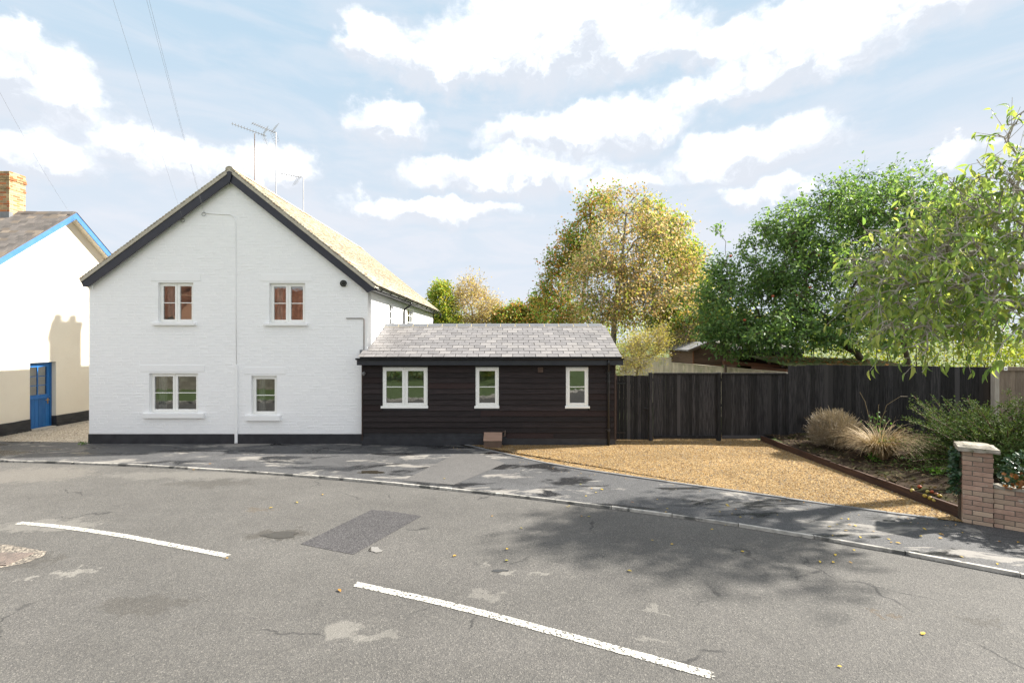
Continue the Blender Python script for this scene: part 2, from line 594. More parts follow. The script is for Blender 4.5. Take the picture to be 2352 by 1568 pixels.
def limb_mesh(nodes, par, r, sides=5, maxr=None):
    vs, fs = [], []
    n = 0
    for i, j in enumerate(par):
        if j < 0:
            continue
        a, b = nodes[j], nodes[i]
        d = b - a
        L = np.linalg.norm(d)
        if L < 1e-5:
            continue
        d = d / L
        u = np.cross(d, (0, 0, 1.0)) if abs(d[2]) < 0.9 else np.cross(d, (0, 1.0, 0))
        u /= np.linalg.norm(u)
        w = np.cross(d, u)
        ra, rb = min(r[j], r[i] * 1.5), r[i]
        if maxr:
            ra, rb = min(ra, maxr), min(rb, maxr)
        th = np.arange(sides) * 2 * math.pi / sides
        ring = np.cos(th)[:, None] * u + np.sin(th)[:, None] * w
        vs.append(a - d * ra * 0.3 + ring * ra)
        vs.append(b + d * rb * 0.2 + ring * rb)
        for k in range(sides):
            fs.append((n + k, n + (k + 1) % sides, n + sides + (k + 1) % sides, n + sides + k))
        n += 2 * sides
    return np.concatenate(vs), np.array(fs)


def tree(name, label, trunk, blobs, n_tips, leaves_per, spread, leaf, tmpl, lmat, bark, droop=0.0, group=None, tip=0.006, shell=0.5,
         sag=0.05, sub=5, twig=0.45, maxr=None, singles=0, cat='tree', tintfn=None, ymin=None, sides=5, expo=2.2, edge_first=None, pathw=0.22, tmin=0.15):
    base = trunk[0]
    o = thing(name, base, label, cat, group)
    pts = in_blobs(blobs, n_tips, shell)
    pts = pts[pts[:, 2] > 0.5]
    if ymin is not None:
        pts = pts[pts[:, 1] > ymin]
    nodes, par, r, tips = grow(trunk, pts, sag=sag, tip=tip, expo=expo, pathw=pathw)
    # twigs: short shoots round each tip
    tw_n, tw_p = [nodes], list(par)
    rr = list(r)
    k = len(nodes)
    ends, dirs = [], []
    centre = np.mean(pts, axis=0)
    for tnode in tips:
        p = nodes[tnode]
        out = p - nodes[par[tnode]]
        out = out / (np.linalg.norm(out) + 1e-9)
        for _ in range(sub):
            d = out * 0.9 + RNG.normal(size=3) * 0.75 + np.array([0, 0, 0.15 - droop * 0.4])
            d /= np.linalg.norm(d)
            L = twig * RNG.uniform(0.5, 1.3)
            st = p - out * RNG.uniform(0, 0.6) * twig
            e = st + d * L
            tw_n.append(np.array([st, e]))
            tw_p += [tnode, k]
            rr += [tip * 0.7, tip * 0.35]
            k += 2
            ends.append((st, e))
    nodes2 = np.concatenate(tw_n)
    v, f = limb_mesh(nodes2, tw_p, rr, sides, maxr)
    link('trunk', np_mesh('trunk', v, f, None, bark, base), o, base)
    S = np.array([e[0] for e in ends])
    E = np.array([e[1] for e in ends])
    n = len(S)
    idx = np.repeat(np.arange(n), leaves_per)
    t = RNG.uniform(tmin, 1.05, len(idx))[:, None]
    pos = S[idx] * (1 - t) + E[idx] * t + RNG.normal(size=(len(idx), 3)) * spread
    out = (E - S)[idx]
    out /= np.linalg.norm(out, axis=1, keepdims=True)
    d = out * 0.7 + RNG.normal(size=pos.shape) * 0.6
    d[:, 2] -= droop
    size = leaf * RNG.uniform(0.65, 1.25, len(pos))
    tint = tintfn(pos) if tintfn else RNG.random(len(pos)) * 0.999
    if singles:
        key = pos[:, 1] if edge_first is None else edge_first(pos)
        order = np.argsort(key)
        pick, rest = order[:singles], order[singles:]
        meshes = []
        for q in range(6):
            vv, ff, tt = leaf_cloud(np.zeros((1, 3)), np.array([[1.0, 0, 0]]), 1.0, (tmpl[0] * np.array([1, RNG.uniform(.85, 1.15), RNG.uniform(.5, 1.8)]), tmpl[1]), np.zeros(1), np.zeros(1))
            meshes.append(np_mesh('leaf', vv, ff, None, lmat))
        a, b, c = frames(d[pick])
        for q, i in enumerate(pick):
            M3 = Matrix((a[q], b[q], c[q])).transposed()
            link('leaf', meshes[q % 6], o, pos[i], M3.to_euler(), (size[i],) * 3)
        pos, d, size, tint = pos[rest], d[rest], size[rest], tint[rest]
    v, f, tt = leaf_cloud(pos, d, size, tmpl, tint)
    c = link('crown', np_mesh('crown', v, f, tt, lmat, base), o, base)
    if singles:
        c['kind'] = 'stuff'
    return o

# ================================================================== the setting: ground sheets
WHITE = mat('white_masonry_paint', (0.88, 0.88, 0.88), (0.85, 0.852, 0.858), scale=1.2, rough=0.55, bump=0.2, bscale=45, var=0.012)
WHITE_SMOOTH = mat('white_gloss_paint', (0.87, 0.87, 0.865), (0.84, 0.84, 0.84), scale=3, rough=0.4, bump=0.05)
UPVC = mat('off_white_window_frame', (0.87, 0.865, 0.835), (0.85, 0.845, 0.81), rough=0.3)
BLACK = mat('black_paint', (0.020, 0.021, 0.026), (0.035, 0.036, 0.042), scale=4, rough=0.45, bump=0.15)
BARGE = mat('navy_black_board', (0.018, 0.020, 0.030), (0.026, 0.028, 0.038), scale=5, rough=0.4, bump=0.1)
PLAST = mat('black_plastic', (0.014, 0.014, 0.015), (0.02, 0.02, 0.022), rough=0.3)
TARRED = mat('tarred_weatherboard', (0.013, 0.0095, 0.0098), (0.028, 0.020, 0.020), scale=7, stretch=(0.35, 1, 6), rough=0.65, spec=0.25, bump=0.6, bscale=30,
             bstretch=(0.3, 1, 5), var=0.35, c3=(0.026, 0.014, 0.013), c3amt=0.18)
TARFENCE = mat('tarred_fence_board', (0.010, 0.010, 0.0115), (0.040, 0.037, 0.038), scale=7, stretch=(6, 1, 0.45), rough=0.7, spec=0.25, bump=0.6, bscale=25,
               bstretch=(6, 1, 0.4), var=0.5, c3=(0.048, 0.045, 0.046), c3amt=0.15)
GLASS = glass_mat('window_glass')
SLATE = mat('grey_slate', (0.195, 0.185, 0.182), (0.16, 0.152, 0.15), scale=3, rough=0.5, bump=0.35, bscale=30, var=0.13, c3=(0.225, 0.212, 0.203), c3amt=0.35,
            blotch=((0.12, 0.115, 0.11), 2.1, 0.62, 0.75))
LEAD = mat('lead_flashing', (0.16, 0.17, 0.18), (0.22, 0.23, 0.24), rough=0.5, bump=0.2)
WALLMORTAR = mat('grey_wall_mortar', (0.15, 0.135, 0.115), (0.10, 0.09, 0.075), scale=12, rough=0.95, bump=0.6)
MORTAR = mat('pale_mortar', (0.50, 0.46, 0.38), (0.42, 0.38, 0.31), scale=12, rough=0.9, bump=0.5)
YMORTAR = mat('yellow_mortar', (0.50, 0.42, 0.25), (0.42, 0.35, 0.2), scale=12, rough=0.9, bump=0.3)
TILE = mat('buff_clay_tile', (0.52, 0.475, 0.385), (0.43, 0.385, 0.305), scale=6, rough=0.85, bump=0.5, bscale=60, var=0.22, c3=(0.46, 0.31, 0.19), c3amt=0.12,
           blotch=((0.16, 0.16, 0.10), 5.0, 0.66, 0.74))
CREAM = mat('cream_render', (0.78, 0.72, 0.60), (0.74, 0.67, 0.55), scale=0.9, rough=0.8, bump=0.25, bscale=9)
BLUE_LIGHT = mat('light_blue_paint', (0.05, 0.155, 0.40), (0.07, 0.19, 0.43), scale=5, rough=0.45, bump=0.1, blotch=((0.45, 0.6, 0.75), 9, 0.70, 0.78))
BLUE = mat('blue_door_paint', (0.012, 0.10, 0.32), (0.02, 0.14, 0.38), scale=8, stretch=(1, 3, 0.3), rough=0.45, bump=0.3, var=0.2)
SLATE_OLD = mat('old_brown_slate', (0.16, 0.14, 0.125), (0.11, 0.10, 0.09), scale=4, rough=0.75, bump=0.4, var=0.25, c3=(0.21, 0.17, 0.13), c3amt=0.2)
TERRA = mat('terracotta', (0.42, 0.17, 0.07), (0.36, 0.14, 0.06), rough=0.8, bump=0.3)
COPPER = mat('brown_pipe', (0.10, 0.055, 0.03), (0.05, 0.03, 0.02), rough=0.45)
STEEL = mat('galvanised_steel', (0.30, 0.30, 0.30), (0.22, 0.22, 0.22), rough=0.5, metal=0.6)
RUST = mat('rusty_steel', (0.20, 0.11, 0.07), (0.30, 0.24, 0.2), scale=3, rough=0.7)
CABLE = mat('grey_cable', (0.22, 0.22, 0.23), rough=0.6)
ROOM = mat('room_plaster', (0.5, 0.5, 0.48), rough=0.9)
BARK = mat('grey_brown_bark', (0.11, 0.085, 0.06), (0.06, 0.047, 0.035), scale=10, rough=0.9, bump=0.8)
BARK_PALE = mat('pale_cherry_bark', (0.46, 0.42, 0.38), (0.24, 0.20, 0.17), scale=9, rough=0.8, bump=0.6)
BARK_ASH = mat('pale_grey_bark', (0.27, 0.25, 0.21), (0.17, 0.15, 0.12), scale=6, rough=0.9, bump=0.6)
SOIL = mat('garden_soil', (0.026, 0.018, 0.013), (0.050, 0.037, 0.026), scale=9, rough=0.95, spec=0.04, bump=1.0, bscale=25, blotch=((0.05, 0.05, 0.022), 3.5, 0.52, 0.7))
GRASSY = mat('rough_grass', (0.06, 0.09, 0.02), (0.10, 0.12, 0.04), scale=3, rough=0.95, bump=0.8, bscale=30)
SLEEPER = mat('brown_sleeper', (0.075, 0.038, 0.022), (0.035, 0.018, 0.012), scale=6, stretch=(4, 0.5, 6), rough=0.7, bump=0.5, var=0.15)
PAINT = paint_line('worn_white_line')
KERBSTONE = mat('pale_kerb_stone', (0.44, 0.42, 0.38), (0.26, 0.25, 0.23), scale=9, rough=0.8, bump=0.4, var=0.25, blotch=((0.09, 0.09, 0.085), 2.2, 0.52, 0.6))
EDGING = mat('grey_edging_stone', (0.20, 0.20, 0.20), (0.13, 0.13, 0.13), scale=6, rough=0.8, bump=0.4, var=0.2)


def gxy(u, v, z=0.0):
    p = G(u, v, z)
    return (p.x, p.y)


def worn_spot(u, v, ru, rv, st, c):
    a = G(u, v, -0.04)
    b = G(u, v + rv, -0.04)
    return (a.x, a.y, ru / F * a.y, abs(a.y - b.y), st * .62, c)


LT = (0.27, 0.255, 0.225)
DK = (0.035, 0.03, 0.022)
ROAD = asphalt('road_asphalt', (0.086, 0.082, 0.076), (0.120, 0.113, 0.101), (0.056, 0.054, 0.051), blot=0.22, bump=0.5, cell=105.0, worn=[
    worn_spot(800, 1448, 55, 26, 0.55, LT), worn_spot(880, 1455, 60, 16, 0.4, LT), worn_spot(180, 1310, 40, 10, 0.8, LT), worn_spot(70, 1328, 35, 10, 0.8, LT),
    worn_spot(1150, 1308, 40, 7, 0.7, LT), worn_spot(1240, 1318, 35, 5, 0.6, LT), worn_spot(1490, 1395, 30, 6, 0.5, LT), worn_spot(1110, 1365, 50, 12, 0.4, LT),
    worn_spot(1490, 1460, 45, 10, 0.45, LT), worn_spot(110, 1205, 130, 16, 0.45, LT), worn_spot(70, 1090, 160, 22, 0.5, (0.22, 0.20, 0.17)),
    worn_spot(330, 1385, 110, 26, 0.55, DK), worn_spot(640, 1228, 75, 14, 0.85, DK), worn_spot(480, 1110, 110, 10, 0.5, DK), worn_spot(2260, 1425, 60, 8, 0.6, DK),
    worn_spot(600, 1168, 40, 6, 0.5, (0.09, 0.06, 0.03)), worn_spot(40, 1290, 90, 28, 0.6, DK), worn_spot(2060, 1415, 30, 8, 0.7, (0.08, 0.05, 0.02)),
    worn_spot(470, 1090, 260, 12, 0.35, LT)])
PAVE = asphalt('pavement_tarmac', (0.060, 0.060, 0.062), (0.10, 0.10, 0.10), (0.03, 0.03, 0.031), blot=0.30, wet=(0.52, 0.60, 0.9), pale=((0.30, 0.28, 0.25), 0.545, 0.60, 1.15),
               rough=0.75, cell=120.0, bump=0.35)
PATCH = asphalt('patch_tarmac', (0.050, 0.047, 0.049), (0.085, 0.082, 0.08), (0.022, 0.021, 0.022), blot=0.12, bump=0.5, cell=90.0)
PATCH2 = asphalt('pavement_patch_tarmac', (0.088, 0.085, 0.082), (0.12, 0.115, 0.11), (0.055, 0.053, 0.052), blot=0.15, bump=0.3, cell=120.0)
GRAVEL = asphalt('golden_gravel', (0.225, 0.145, 0.062), (0.345, 0.25, 0.125), (0.11, 0.078, 0.045), spec=0.1, blot=0.4, rough=0.85, cell=46.0, bump=1.0)
ALLEY = asphalt('alley_grit', (0.38, 0.33, 0.26), (0.52, 0.46, 0.37), (0.2, 0.17, 0.13), blot=0.22, rough=0.9, cell=38.0, bump=0.9)


def sheet(name, pts, z, material, kind='structure'):
    m = MB()
    m.add([(x, y, z) for x, y in pts], [tuple(range(len(pts)))])
    o = m.build(name, material)
    if o.data.polygons[0].normal.z < 0:
        o.data.flip_normals()
    return tag(o, kind=kind)


m = MB()
m.add([(-900, -900, -0.06), (900, -900, -0.06), (900, 900, -0.06), (-900, 900, -0.06)], [(0, 1, 2, 3)])
tag(m.build('ground', GRASSY), kind='structure')

kerb_line = [(-26.0, 12.2), (-18.0, 11.2)] + [gxy(u, v) for u, v in ((78, 1057), (312, 1065), (521, 1076), (771, 1094.6), (1042, 1119.6), (1219, 1137.8),
                                                                 (1278, 1145.6), (1544, 1178), (1778, 1211.8), (2064, 1261), (2346, 1310.8))]
dx, dy = 0.80, -0.62
lx, ly = kerb_line[-1]
kerb_line += [(lx + dx * k, ly + dy * k * (1 + 0.02 * k)) for k in (2.0, 5.0, 9.0, 16.0)]


def dense(line, step):
    out = [line[0]]
    acc = 0
    for (a, b) in zip(line[:-1], line[1:]):
        L = math.hypot(b[0] - a[0], b[1] - a[1])
        n = max(1, int(L / step))
        for i in range(1, n + 1):
            out.append((a[0] + (b[0] - a[0]) * i / n, a[1] + (b[1] - a[1]) * i / n))
    return out


def smooth_line(line, it=3):
    for _ in range(it):
        line = [line[0]] + [((a[0] + 2 * b[0] + c[0]) / 4, (a[1] + 2 * b[1] + c[1]) / 4) for a, b, c in zip(line, line[1:], line[2:])] + [line[-1]]
    return line


def offset(line, d):
    out = []
    for i, p in enumerate(line):
        a, b = line[max(0, i - 1)], line[min(len(line) - 1, i + 1)]
        tx, ty = b[0] - a[0], b[1] - a[1]
        L = math.hypot(tx, ty)
        out.append((p[0] + ty / L * d, p[1] - tx / L * d))
    return out


KL = smooth_line(dense(kerb_line, 0.45), 6)
far_side = offset(KL, 6.6)
sheet('road', KL + far_side[::-1], -0.04, ROAD)

# kerb stones, one by one
kerb = MB()
hw = 0.055
A, B_ = offset(KL, -0.01), offset(KL, 0.10)
kerb.add([(x, y, -0.05) for x, y in A] + [(x, y, -0.05) for x, y in B_], [(i, i + 1, len(A) + i + 1, len(A) + i) for i in range(len(A) - 1)])
kb = tag(kerb.build('kerb', KERBSTONE), kind='structure')
for i in range(0, len(KL) - 2, 2):
    p, q = Vector((*KL[i], 0)), Vector((*KL[i + 2], 0))
    if p.x < -17 or p.x > 12:
        continue
    d = (q - p)
    L = d.length
    d.normalize()
    s = Vector((d.y, -d.x, 0))
    c = (p + q) / 2 + s * (0.020 + random.uniform(-.008, .008))
    st = MB()
    c.z = -0.05
    st.obox(c, d * (L / 2 - 0.006), s * 0.024, Vector((0, 0, 0.052 + random.uniform(-.004, .006))))
    st.build('kerb_stone', KERBSTONE, kb)

# pavement between the kerb and the houses
GF = [gxy(u, v) for u, v in ((1035, 1014), (1113.6, 1031.7), (1283, 1069.6), (1491.6, 1100.8), (1752, 1136), (1981, 1170), (2215, 1199))]
wall_dir = Vector((0.79, -0.61, 0)).normalized()
PIER = Vector((6.96, 7.03, 0))
wall_far = PIER + wall_dir * 9
pav = offset(KL, -0.0)
sheet('pavement', pav + [(wall_far.x + 5, wall_far.y - 3), (wall_far.x, wall_far.y + 0.2), (PIER.x + 0.2, PIER.y + 0.2), (6.8, 7.4), (4.5, 9.3), (2.0, 12.0), (2.0, 12.9), (-3.9, 12.9), (-11.3, 12.9),
                          (-15.4, 12.9), (-26, 14.0)], 0.0, PAVE)
# strip re-laid in the pavement in front of the outbuilding, and the slab strip along the cottage wall
sheet('pavement_patch', [gxy(u, v) for u, v in ((925, 1103), (1042, 1113), (1160, 1064), (1105, 1043), (1050, 1040))], 0.004, PATCH2)
ALP = [(-15.4, 12.75), (-11.5, 12.55), (-11.4, 26), (-16, 26)]
sheet('alley', ALP, 0.006, ALLEY)
# gravel drive
gravel_poly = GF + [(7.05, 7.3), (6.99, 12.75), (6.99, 13.6), (2.6, 13.6), (2.6, 12.4), (-1.7, 12.4)]
drive = sheet('gravel_drive', gravel_poly, 0.008, GRAVEL)
# edging stones of the drive
el = smooth_line(dense(GF, 0.3), 2)
eb = None
for i in range(0, len(el) - 2, 2):
    p, q = Vector((*el[i], 0)), Vector((*el[i + 2], 0))
    d = q - p
    L = d.length
    d.normalize()
    s = Vector((d.y, -d.x, 0))
    st = MB()
    c = (p + q) / 2
    st.obox(c, d * (L / 2 - 0.004), s * 0.032, Vector((0, 0, 0.018 + random.uniform(-.003, .004))))
    if eb is None:
        eb = tag(st.build('drive_edging', EDGING), kind='structure')
    else:
        st.build('edging_stone', EDGING, eb)


def inside(poly, x, y):
    c = np.zeros(len(x), bool)
    j = len(poly) - 1
    for i in range(len(poly)):
        xi, yi = poly[i]
        xj, yj = poly[j]
        c ^= ((yi > y) != (yj > y)) & (x < (xj - xi) * (y - yi) / (yj - yi + 1e-12) + xi)
        j = i
    return c


def scatter_stones(name, poly, n, size, z, cols, parent=None, label=None):
    xs = np.array([p[0] for p in poly])
    ys = np.array([p[1] for p in poly])
    x = RNG.uniform(xs.min(), xs.max(), n * 3)
    y = RNG.uniform(ys.min(), ys.max(), n * 3)
    k = inside(poly, x, y)
    x, y = x[k][:n], y[k][:n]
    n = len(x)
    octa = np.array([(1, 0, 0), (-1, 0, 0), (0, 1, 0), (0, -1, 0), (0, 0, .7), (0, 0, -.4)])
    of = np.array([(0, 2, 4), (2, 1, 4), (1, 3, 4), (3, 0, 4)])
    s = size * RNG.uniform(0.5, 1.3, n)
    pos = np.stack([x, y, np.full(n, z) + s * 0.2], 1)
    d = RNG.normal(size=(n, 3))
    d[:, 2] *= 0.25
    v, f, t = leaf_cloud(pos, d, s, (octa * np.array([1, .7, .8]), of), RNG.random(n) * .999, RNG.uniform(-.3, .3, n))
    lm = leaf_mat(name + '_mat', cols, trans=0.0, rough=0.85, spec=0.1)
    o = link(name, np_mesh(name, v, f, t, lm), parent)
    return tag(o, label, None, None, 'stuff')


g = scatter_stones('gravel', gravel_poly, 26000, 0.013, 0.010, [(0.10, 0.06, 0.026), (0.24, 0.13, 0.042), (0.31, 0.185, 0.07), (0.40, 0.31, 0.19), (0.14, 0.135, 0.135), (0.27, 0.15, 0.05)])
tag(g, 'loose golden gravel covering the drive', 'gravel')
band = [(x - .0, y) for x, y in offset(el, .0)] + [(x, y) for x, y in offset(el, .5)][::-1]
g = scatter_stones('stray_gravel', band, 260, 0.012, 0.002, [(0.28, 0.155, 0.05), (0.36, 0.22, 0.085), (0.44, 0.35, 0.22), (0.16, 0.155, 0.155)])
tag(g, 'stray gravel stones kicked out onto the pavement from the drive', 'gravel')
g = scatter_stones('grit', ALP, 7000, 0.02, 0.008, [(0.26, 0.22, 0.17), (0.46, 0.40, 0.31), (0.56, 0.50, 0.41), (0.4, 0.33, 0.24)])
tag(g, 'beige grit scattered over the alley between the houses', 'grit')

# tarmac patch, puddles, worn lines on the road
RZ = -0.04
sheet('road_patch', [gxy(u, v, RZ) for u, v in ((854, 1170), (900, 1174), (969, 1184.7), (905, 1221), (812, 1272.8), (760, 1263), (690, 1249), (775, 1208))], RZ + 0.004, PATCH)


def puddle(name, u, v, ru, rv, z, seed, wob=0.35):
    r = random.Random(seed)
    ph = [r.uniform(0, 6.28) for _ in range(4)]
    pts = []
    for i in range(40):
        a = 2 * math.pi * i / 40
        k = 1 + wob * (0.5 * math.sin(2 * a + ph[0]) + 0.35 * math.sin(3 * a + ph[1]) + 0.25 * math.sin(5 * a + ph[2]) + .15 * math.sin(9 * a + ph[3]))
        pts.append(gxy(u + ru * k * math.cos(a), v + rv * k * math.sin(a), z))
    return sheet(name, pts, z + 0.0045, WATER)


WATER = bpy.data.materials.new('puddle_water')
WATER.use_nodes = True
_t = NT(WATER.node_tree)
_b = _t.n('ShaderNodeBsdfPrincipled', {'Base Color': (0.035, 0.03, 0.022, 1), 'Roughness': 0.02, 'IOR': 1.6, 'Specular IOR Level': 0.9})
_t.L(_b.outputs[0], _t.n('ShaderNodeOutputMaterial').inputs['Surface'])
puddle('puddle', 862, 1262, 15, 6, RZ + .003, 2)
puddle('puddle', 645, 1228, 42, 7, RZ, 5)
puddle('puddle', 852, 1084, 26, 4, 0.0, 8)
puddle('puddle', 1148, 1310, 18, 3, RZ, 9)


def line_strip(name, pts, width, label):
    """painted dash along road points, with ragged edges"""
    L = smooth_line(dense(pts, 0.08), 4)
    n = len(L)
    rows = []
    for k, d in enumerate((-.5, -.42, .42, .5)):
        rows.append(offset(L, d * width))
    m = MB()
    m.e = []
    for k, rw in enumerate(rows):
        for i, (x, y) in enumerate(rw):
            m.v.append((x, y, RZ + 0.006))
            m.t.append(0)
            m.e.append(1.0 if k in (0, 3) or i in (0, n - 1) else 0.0)
    m.f = [(k * n + i, (k + 1) * n + i, (k + 1) * n + i + 1, k * n + i + 1) for k in range(3) for i in range(n - 1)]
    o = m.build(name, PAINT)
    if o.data.polygons[0].normal.z < 0:
        o.data.flip_normals()
    tag(o, kind='structure')
    o['label'] = label
    return o


line_strip('road_marking', [gxy(u, v, RZ) for u, v in ((34, 1200), (120, 1207), (208, 1218.6), (290, 1231), (364.6, 1245.7), (450, 1262), (531, 1278))], 0.11, 'worn white dash on the road in front of the cottage')
line_strip('road_marking', [gxy(u, v, RZ) for u, v in ((807, 1339), (990, 1378.5), (1127, 1412), (1387.5, 1482.7), (1653, 1555.6))], 0.11, 'long worn white dash on the road in the foreground')

# iron cover set in broken tarmac at the left edge
mh = thing('manhole_cover', (*gxy(0, 1278, RZ), RZ), 'rusty iron cover in broken tarmac at the left edge of the road', 'manhole cover')
IRON = mat('rusty_iron', (0.17, 0.135, 0.115), (0.10, 0.085, 0.075), scale=12, rough=0.75, bump=0.8, bscale=60)
c = Vector((*gxy(-12, 1284, RZ), RZ))
ph = MB()
ph.add([(x, y, RZ + 0.003) for x, y in [gxy(u, v, RZ) for u, v in ((-60, 1248), (20, 1250), (108, 1266), (100, 1276), (60, 1292), (20, 1300), (-70, 1315))]], [(0, 1, 2, 3, 4, 5, 6)])
ph.build('rim', asphalt('broken_tarmac', (0.16, 0.14, 0.115), (0.30, 0.26, 0.21), (0.05, 0.045, 0.04), cell=40, bump=1.0, blot=.3), mh)
ph = MB()
ph.obox(c + Vector((0, 0, .006)), (0.34, 0.0, 0), (0.0, 0.17, 0), (0, 0, 0.008))
for k in range(-4, 5):
    ph.obox(c + Vector((k * .07, 0, .016)), (0.012, 0, 0), (0, .13, 0), (0, 0, .004))
ph.build('cover', IRON, mh)

# ================================================================== the white cottage
YF = 12.44
XL, XR, YB = -11.56, -3.94, 23.0
AX, AZ = -7.62, 7.446            # ridge
EL = (-11.66, 4.464)             # left eave edge (x, z)
ER = (-3.69, 4.30)               # right eave edge
YV = 12.27                       # verge
cot = thing('cottage', (AX, YF, 0), 'white painted brick cottage with black bargeboards and buff tiled roof', 'house')


def roof_z(x):
    if x < AX:
        return AZ - (AX - x) * (AZ - EL[1]) / (AX - EL[0])
    return AZ - (x - AX) * (AZ - ER[1]) / (ER[0] - AX)


def opening(u0, u1, v0, v1):
    return (U(u0, YF), U(u1, YF), V(v1, YF), V(v0, YF))


OPEN = [opening(363.5, 444.2, 649, 741), opening(618.7, 701, 650, 742), opening(343, 454.7, 857, 948), opening(577.5, 636, 863, 953)]
SILLS = [opening(353, 452, 741, 748), opening(608.7, 708, 742, 749), opening(331.7, 471, 948, 960), opening(566, 646, 953, 966)]
LINT = [opening(346.7, 461, 627, 645.5), opening(600, 717, 630, 646), opening(322, 470, 838, 853), opening(560, 655, 843, 859)]


def wall_with_openings(m, x0, x1, z0, z1, y, opens, depth):
    xs = sorted({x0, x1} | {o[0] for o in opens} | {o[1] for o in opens})
    zs = sorted({z0, z1} | {o[2] for o in opens} | {o[3] for o in opens})
    for a, b in zip(xs, xs[1:]):
        for c, d in zip(zs, zs[1:]):
            if any(o[0] - 1e-6 <= a and b <= o[1] + 1e-6 and o[2] - 1e-6 <= c and d <= o[3] + 1e-6 for o in opens):
                continue
            m.add([(a, y, c), (b, y, c), (b, y, d), (a, y, d)], [(0, 1, 2, 3)])
            m.add([(a, y + depth, c), (b, y + depth, c), (b, y + depth, d), (a, y + depth, d)], [(3, 2, 1, 0)])
    for (a, b, c, d) in opens:
        m.add([(a, y, c), (a, y, d), (a, y + depth, d), (a, y + depth, c)], [(0, 1, 2, 3)])
        m.add([(b, y, c), (b, y, d), (b, y + depth, d), (b, y + depth, c)], [(3, 2, 1, 0)])
        m.add([(a, y, d), (b, y, d), (b, y + depth, d), (a, y + depth, d)], [(0, 1, 2, 3)])
        m.add([(a, y, c), (b, y, c), (b, y + depth, c), (a, y + depth, c)], [(3, 2, 1, 0)])


TH = 0.14
w = MB()
zb = max(o[3] for o in OPEN[:2]) + 0.06
zg = zb
wall_with_openings(w, XL, XR, -0.05, zg, YF, OPEN, 0.30)
gl = [(XL, zg), (AX, AZ - TH), (XR, zg)]
w.prism([(x, YF + 0.30, z) for x, z in gl], (0, -0.30, 0))
wall = w.build('front_wall', WHITE, cot)
# bricks standing proud of their joints, all under one coat of paint
PLINTH = V(996, YF)
blocked = [(o[0] - .0, o[1] + .0, o[2], o[3]) for o in OPEN] + SILLS + LINT
GA, CO = 0.010, 0.0745
loose, singles = MB(), []


def brick_verts(x0, x1, z0, z1, y, d, c=0.005):
    t0, t1 = random.uniform(-.0015, .0015), random.uniform(-.0015, .0015)
    return ([(x0, y, z0), (x1, y, z0), (x1, y, z1), (x0, y, z1), (x0 + c, y - d - t0, z0 + c), (x1 - c, y - d + t0, z0 + c), (x1 - c, y - d + t1, z1 - c), (x0 + c, y - d - t1, z1 - c)],
            [(4, 5, 6, 7), (0, 1, 5, 4), (1, 2, 6, 5), (2, 3, 7, 6), (3, 0, 4, 7)])


z = PLINTH + 0.012
row = 0
while z < AZ - 0.5:
    zz0, zz1 = z, z + CO - GA
    lim_l, lim_r = XL + 0.004, XR - 0.004
    for x_probe in np.linspace(XL, AX, 160):
        if roof_z(x_probe) - 0.2 > zz1:
            lim_l = max(lim_l, x_probe)
            break
    for x_probe in np.linspace(XR, AX, 160):
        if roof_z(x_probe) - 0.2 > zz1:
            lim_r = min(lim_r, x_probe)
            break
    x = lim_l - random.uniform(0, 0.2)
    k = row % 2
    while x < lim_r:
        L = 0.215 if random.random() < 0.75 else 0.1025
        a, b = max(x, lim_l), min(x + L, lim_r)
        spans = [(a, b)]
        for (bx0, bx1, bz0, bz1) in blocked:
            if zz1 > bz0 and zz0 < bz1:
                new = []
                for (p, q) in spans:
                    if q <= bx0 or p >= bx1:
                        new.append((p, q))
                    else:
                        if p < bx0:
                            new.append((p, bx0 - .002))
                        if q > bx1:
                            new.append((bx1 + .002, q))
                spans = new
        for (p, q) in spans:
            if q - p < 0.03:
                continue
            full = abs((q - p) - 0.215) < 1e-6
            if full and len(singles) < 300 and 1.9 < z < 3.0 and -8.9 < p < -4.2:
                singles.append(((p + q) / 2, z))
            else:
                jz = random.uniform(-.0012, .0012)
                vs, fs = brick_verts(p, q, zz0 + jz, zz1 + jz, YF + 0.001, max(0.0015, random.gauss(0.0026, 0.0012)))
                loose.add(vs, fs, random.random())
        x += L + GA
    z += CO
    row += 1
bm_meshes = []
for k in range(6):
    mb = MB()
    mb.add(*brick_verts(-.1075, .1075, 0, CO - GA, 0, 0.0013 + 0.0006 * k))
    bm_meshes.append(mb.mesh('brick', WHITE))
for (bx, bz) in singles:
    link('brick', random.choice(bm_meshes), wall, (bx, YF + 0.001, bz + random.uniform(-.002, .002)), (random.uniform(-.02, .02), random.uniform(-.008, .008), random.uniform(-.008, .008)))
tag(loose.build('brickwork', WHITE, wall), kind='stuff')
# smooth rendered lintels
for (a, b, c, d) in LINT:
    mb = MB()
    mb.cbox(a, b, YF - 0.010, YF + 0.002, c, d, 0.004)
    mb.build('lintel', WHITE, cot)
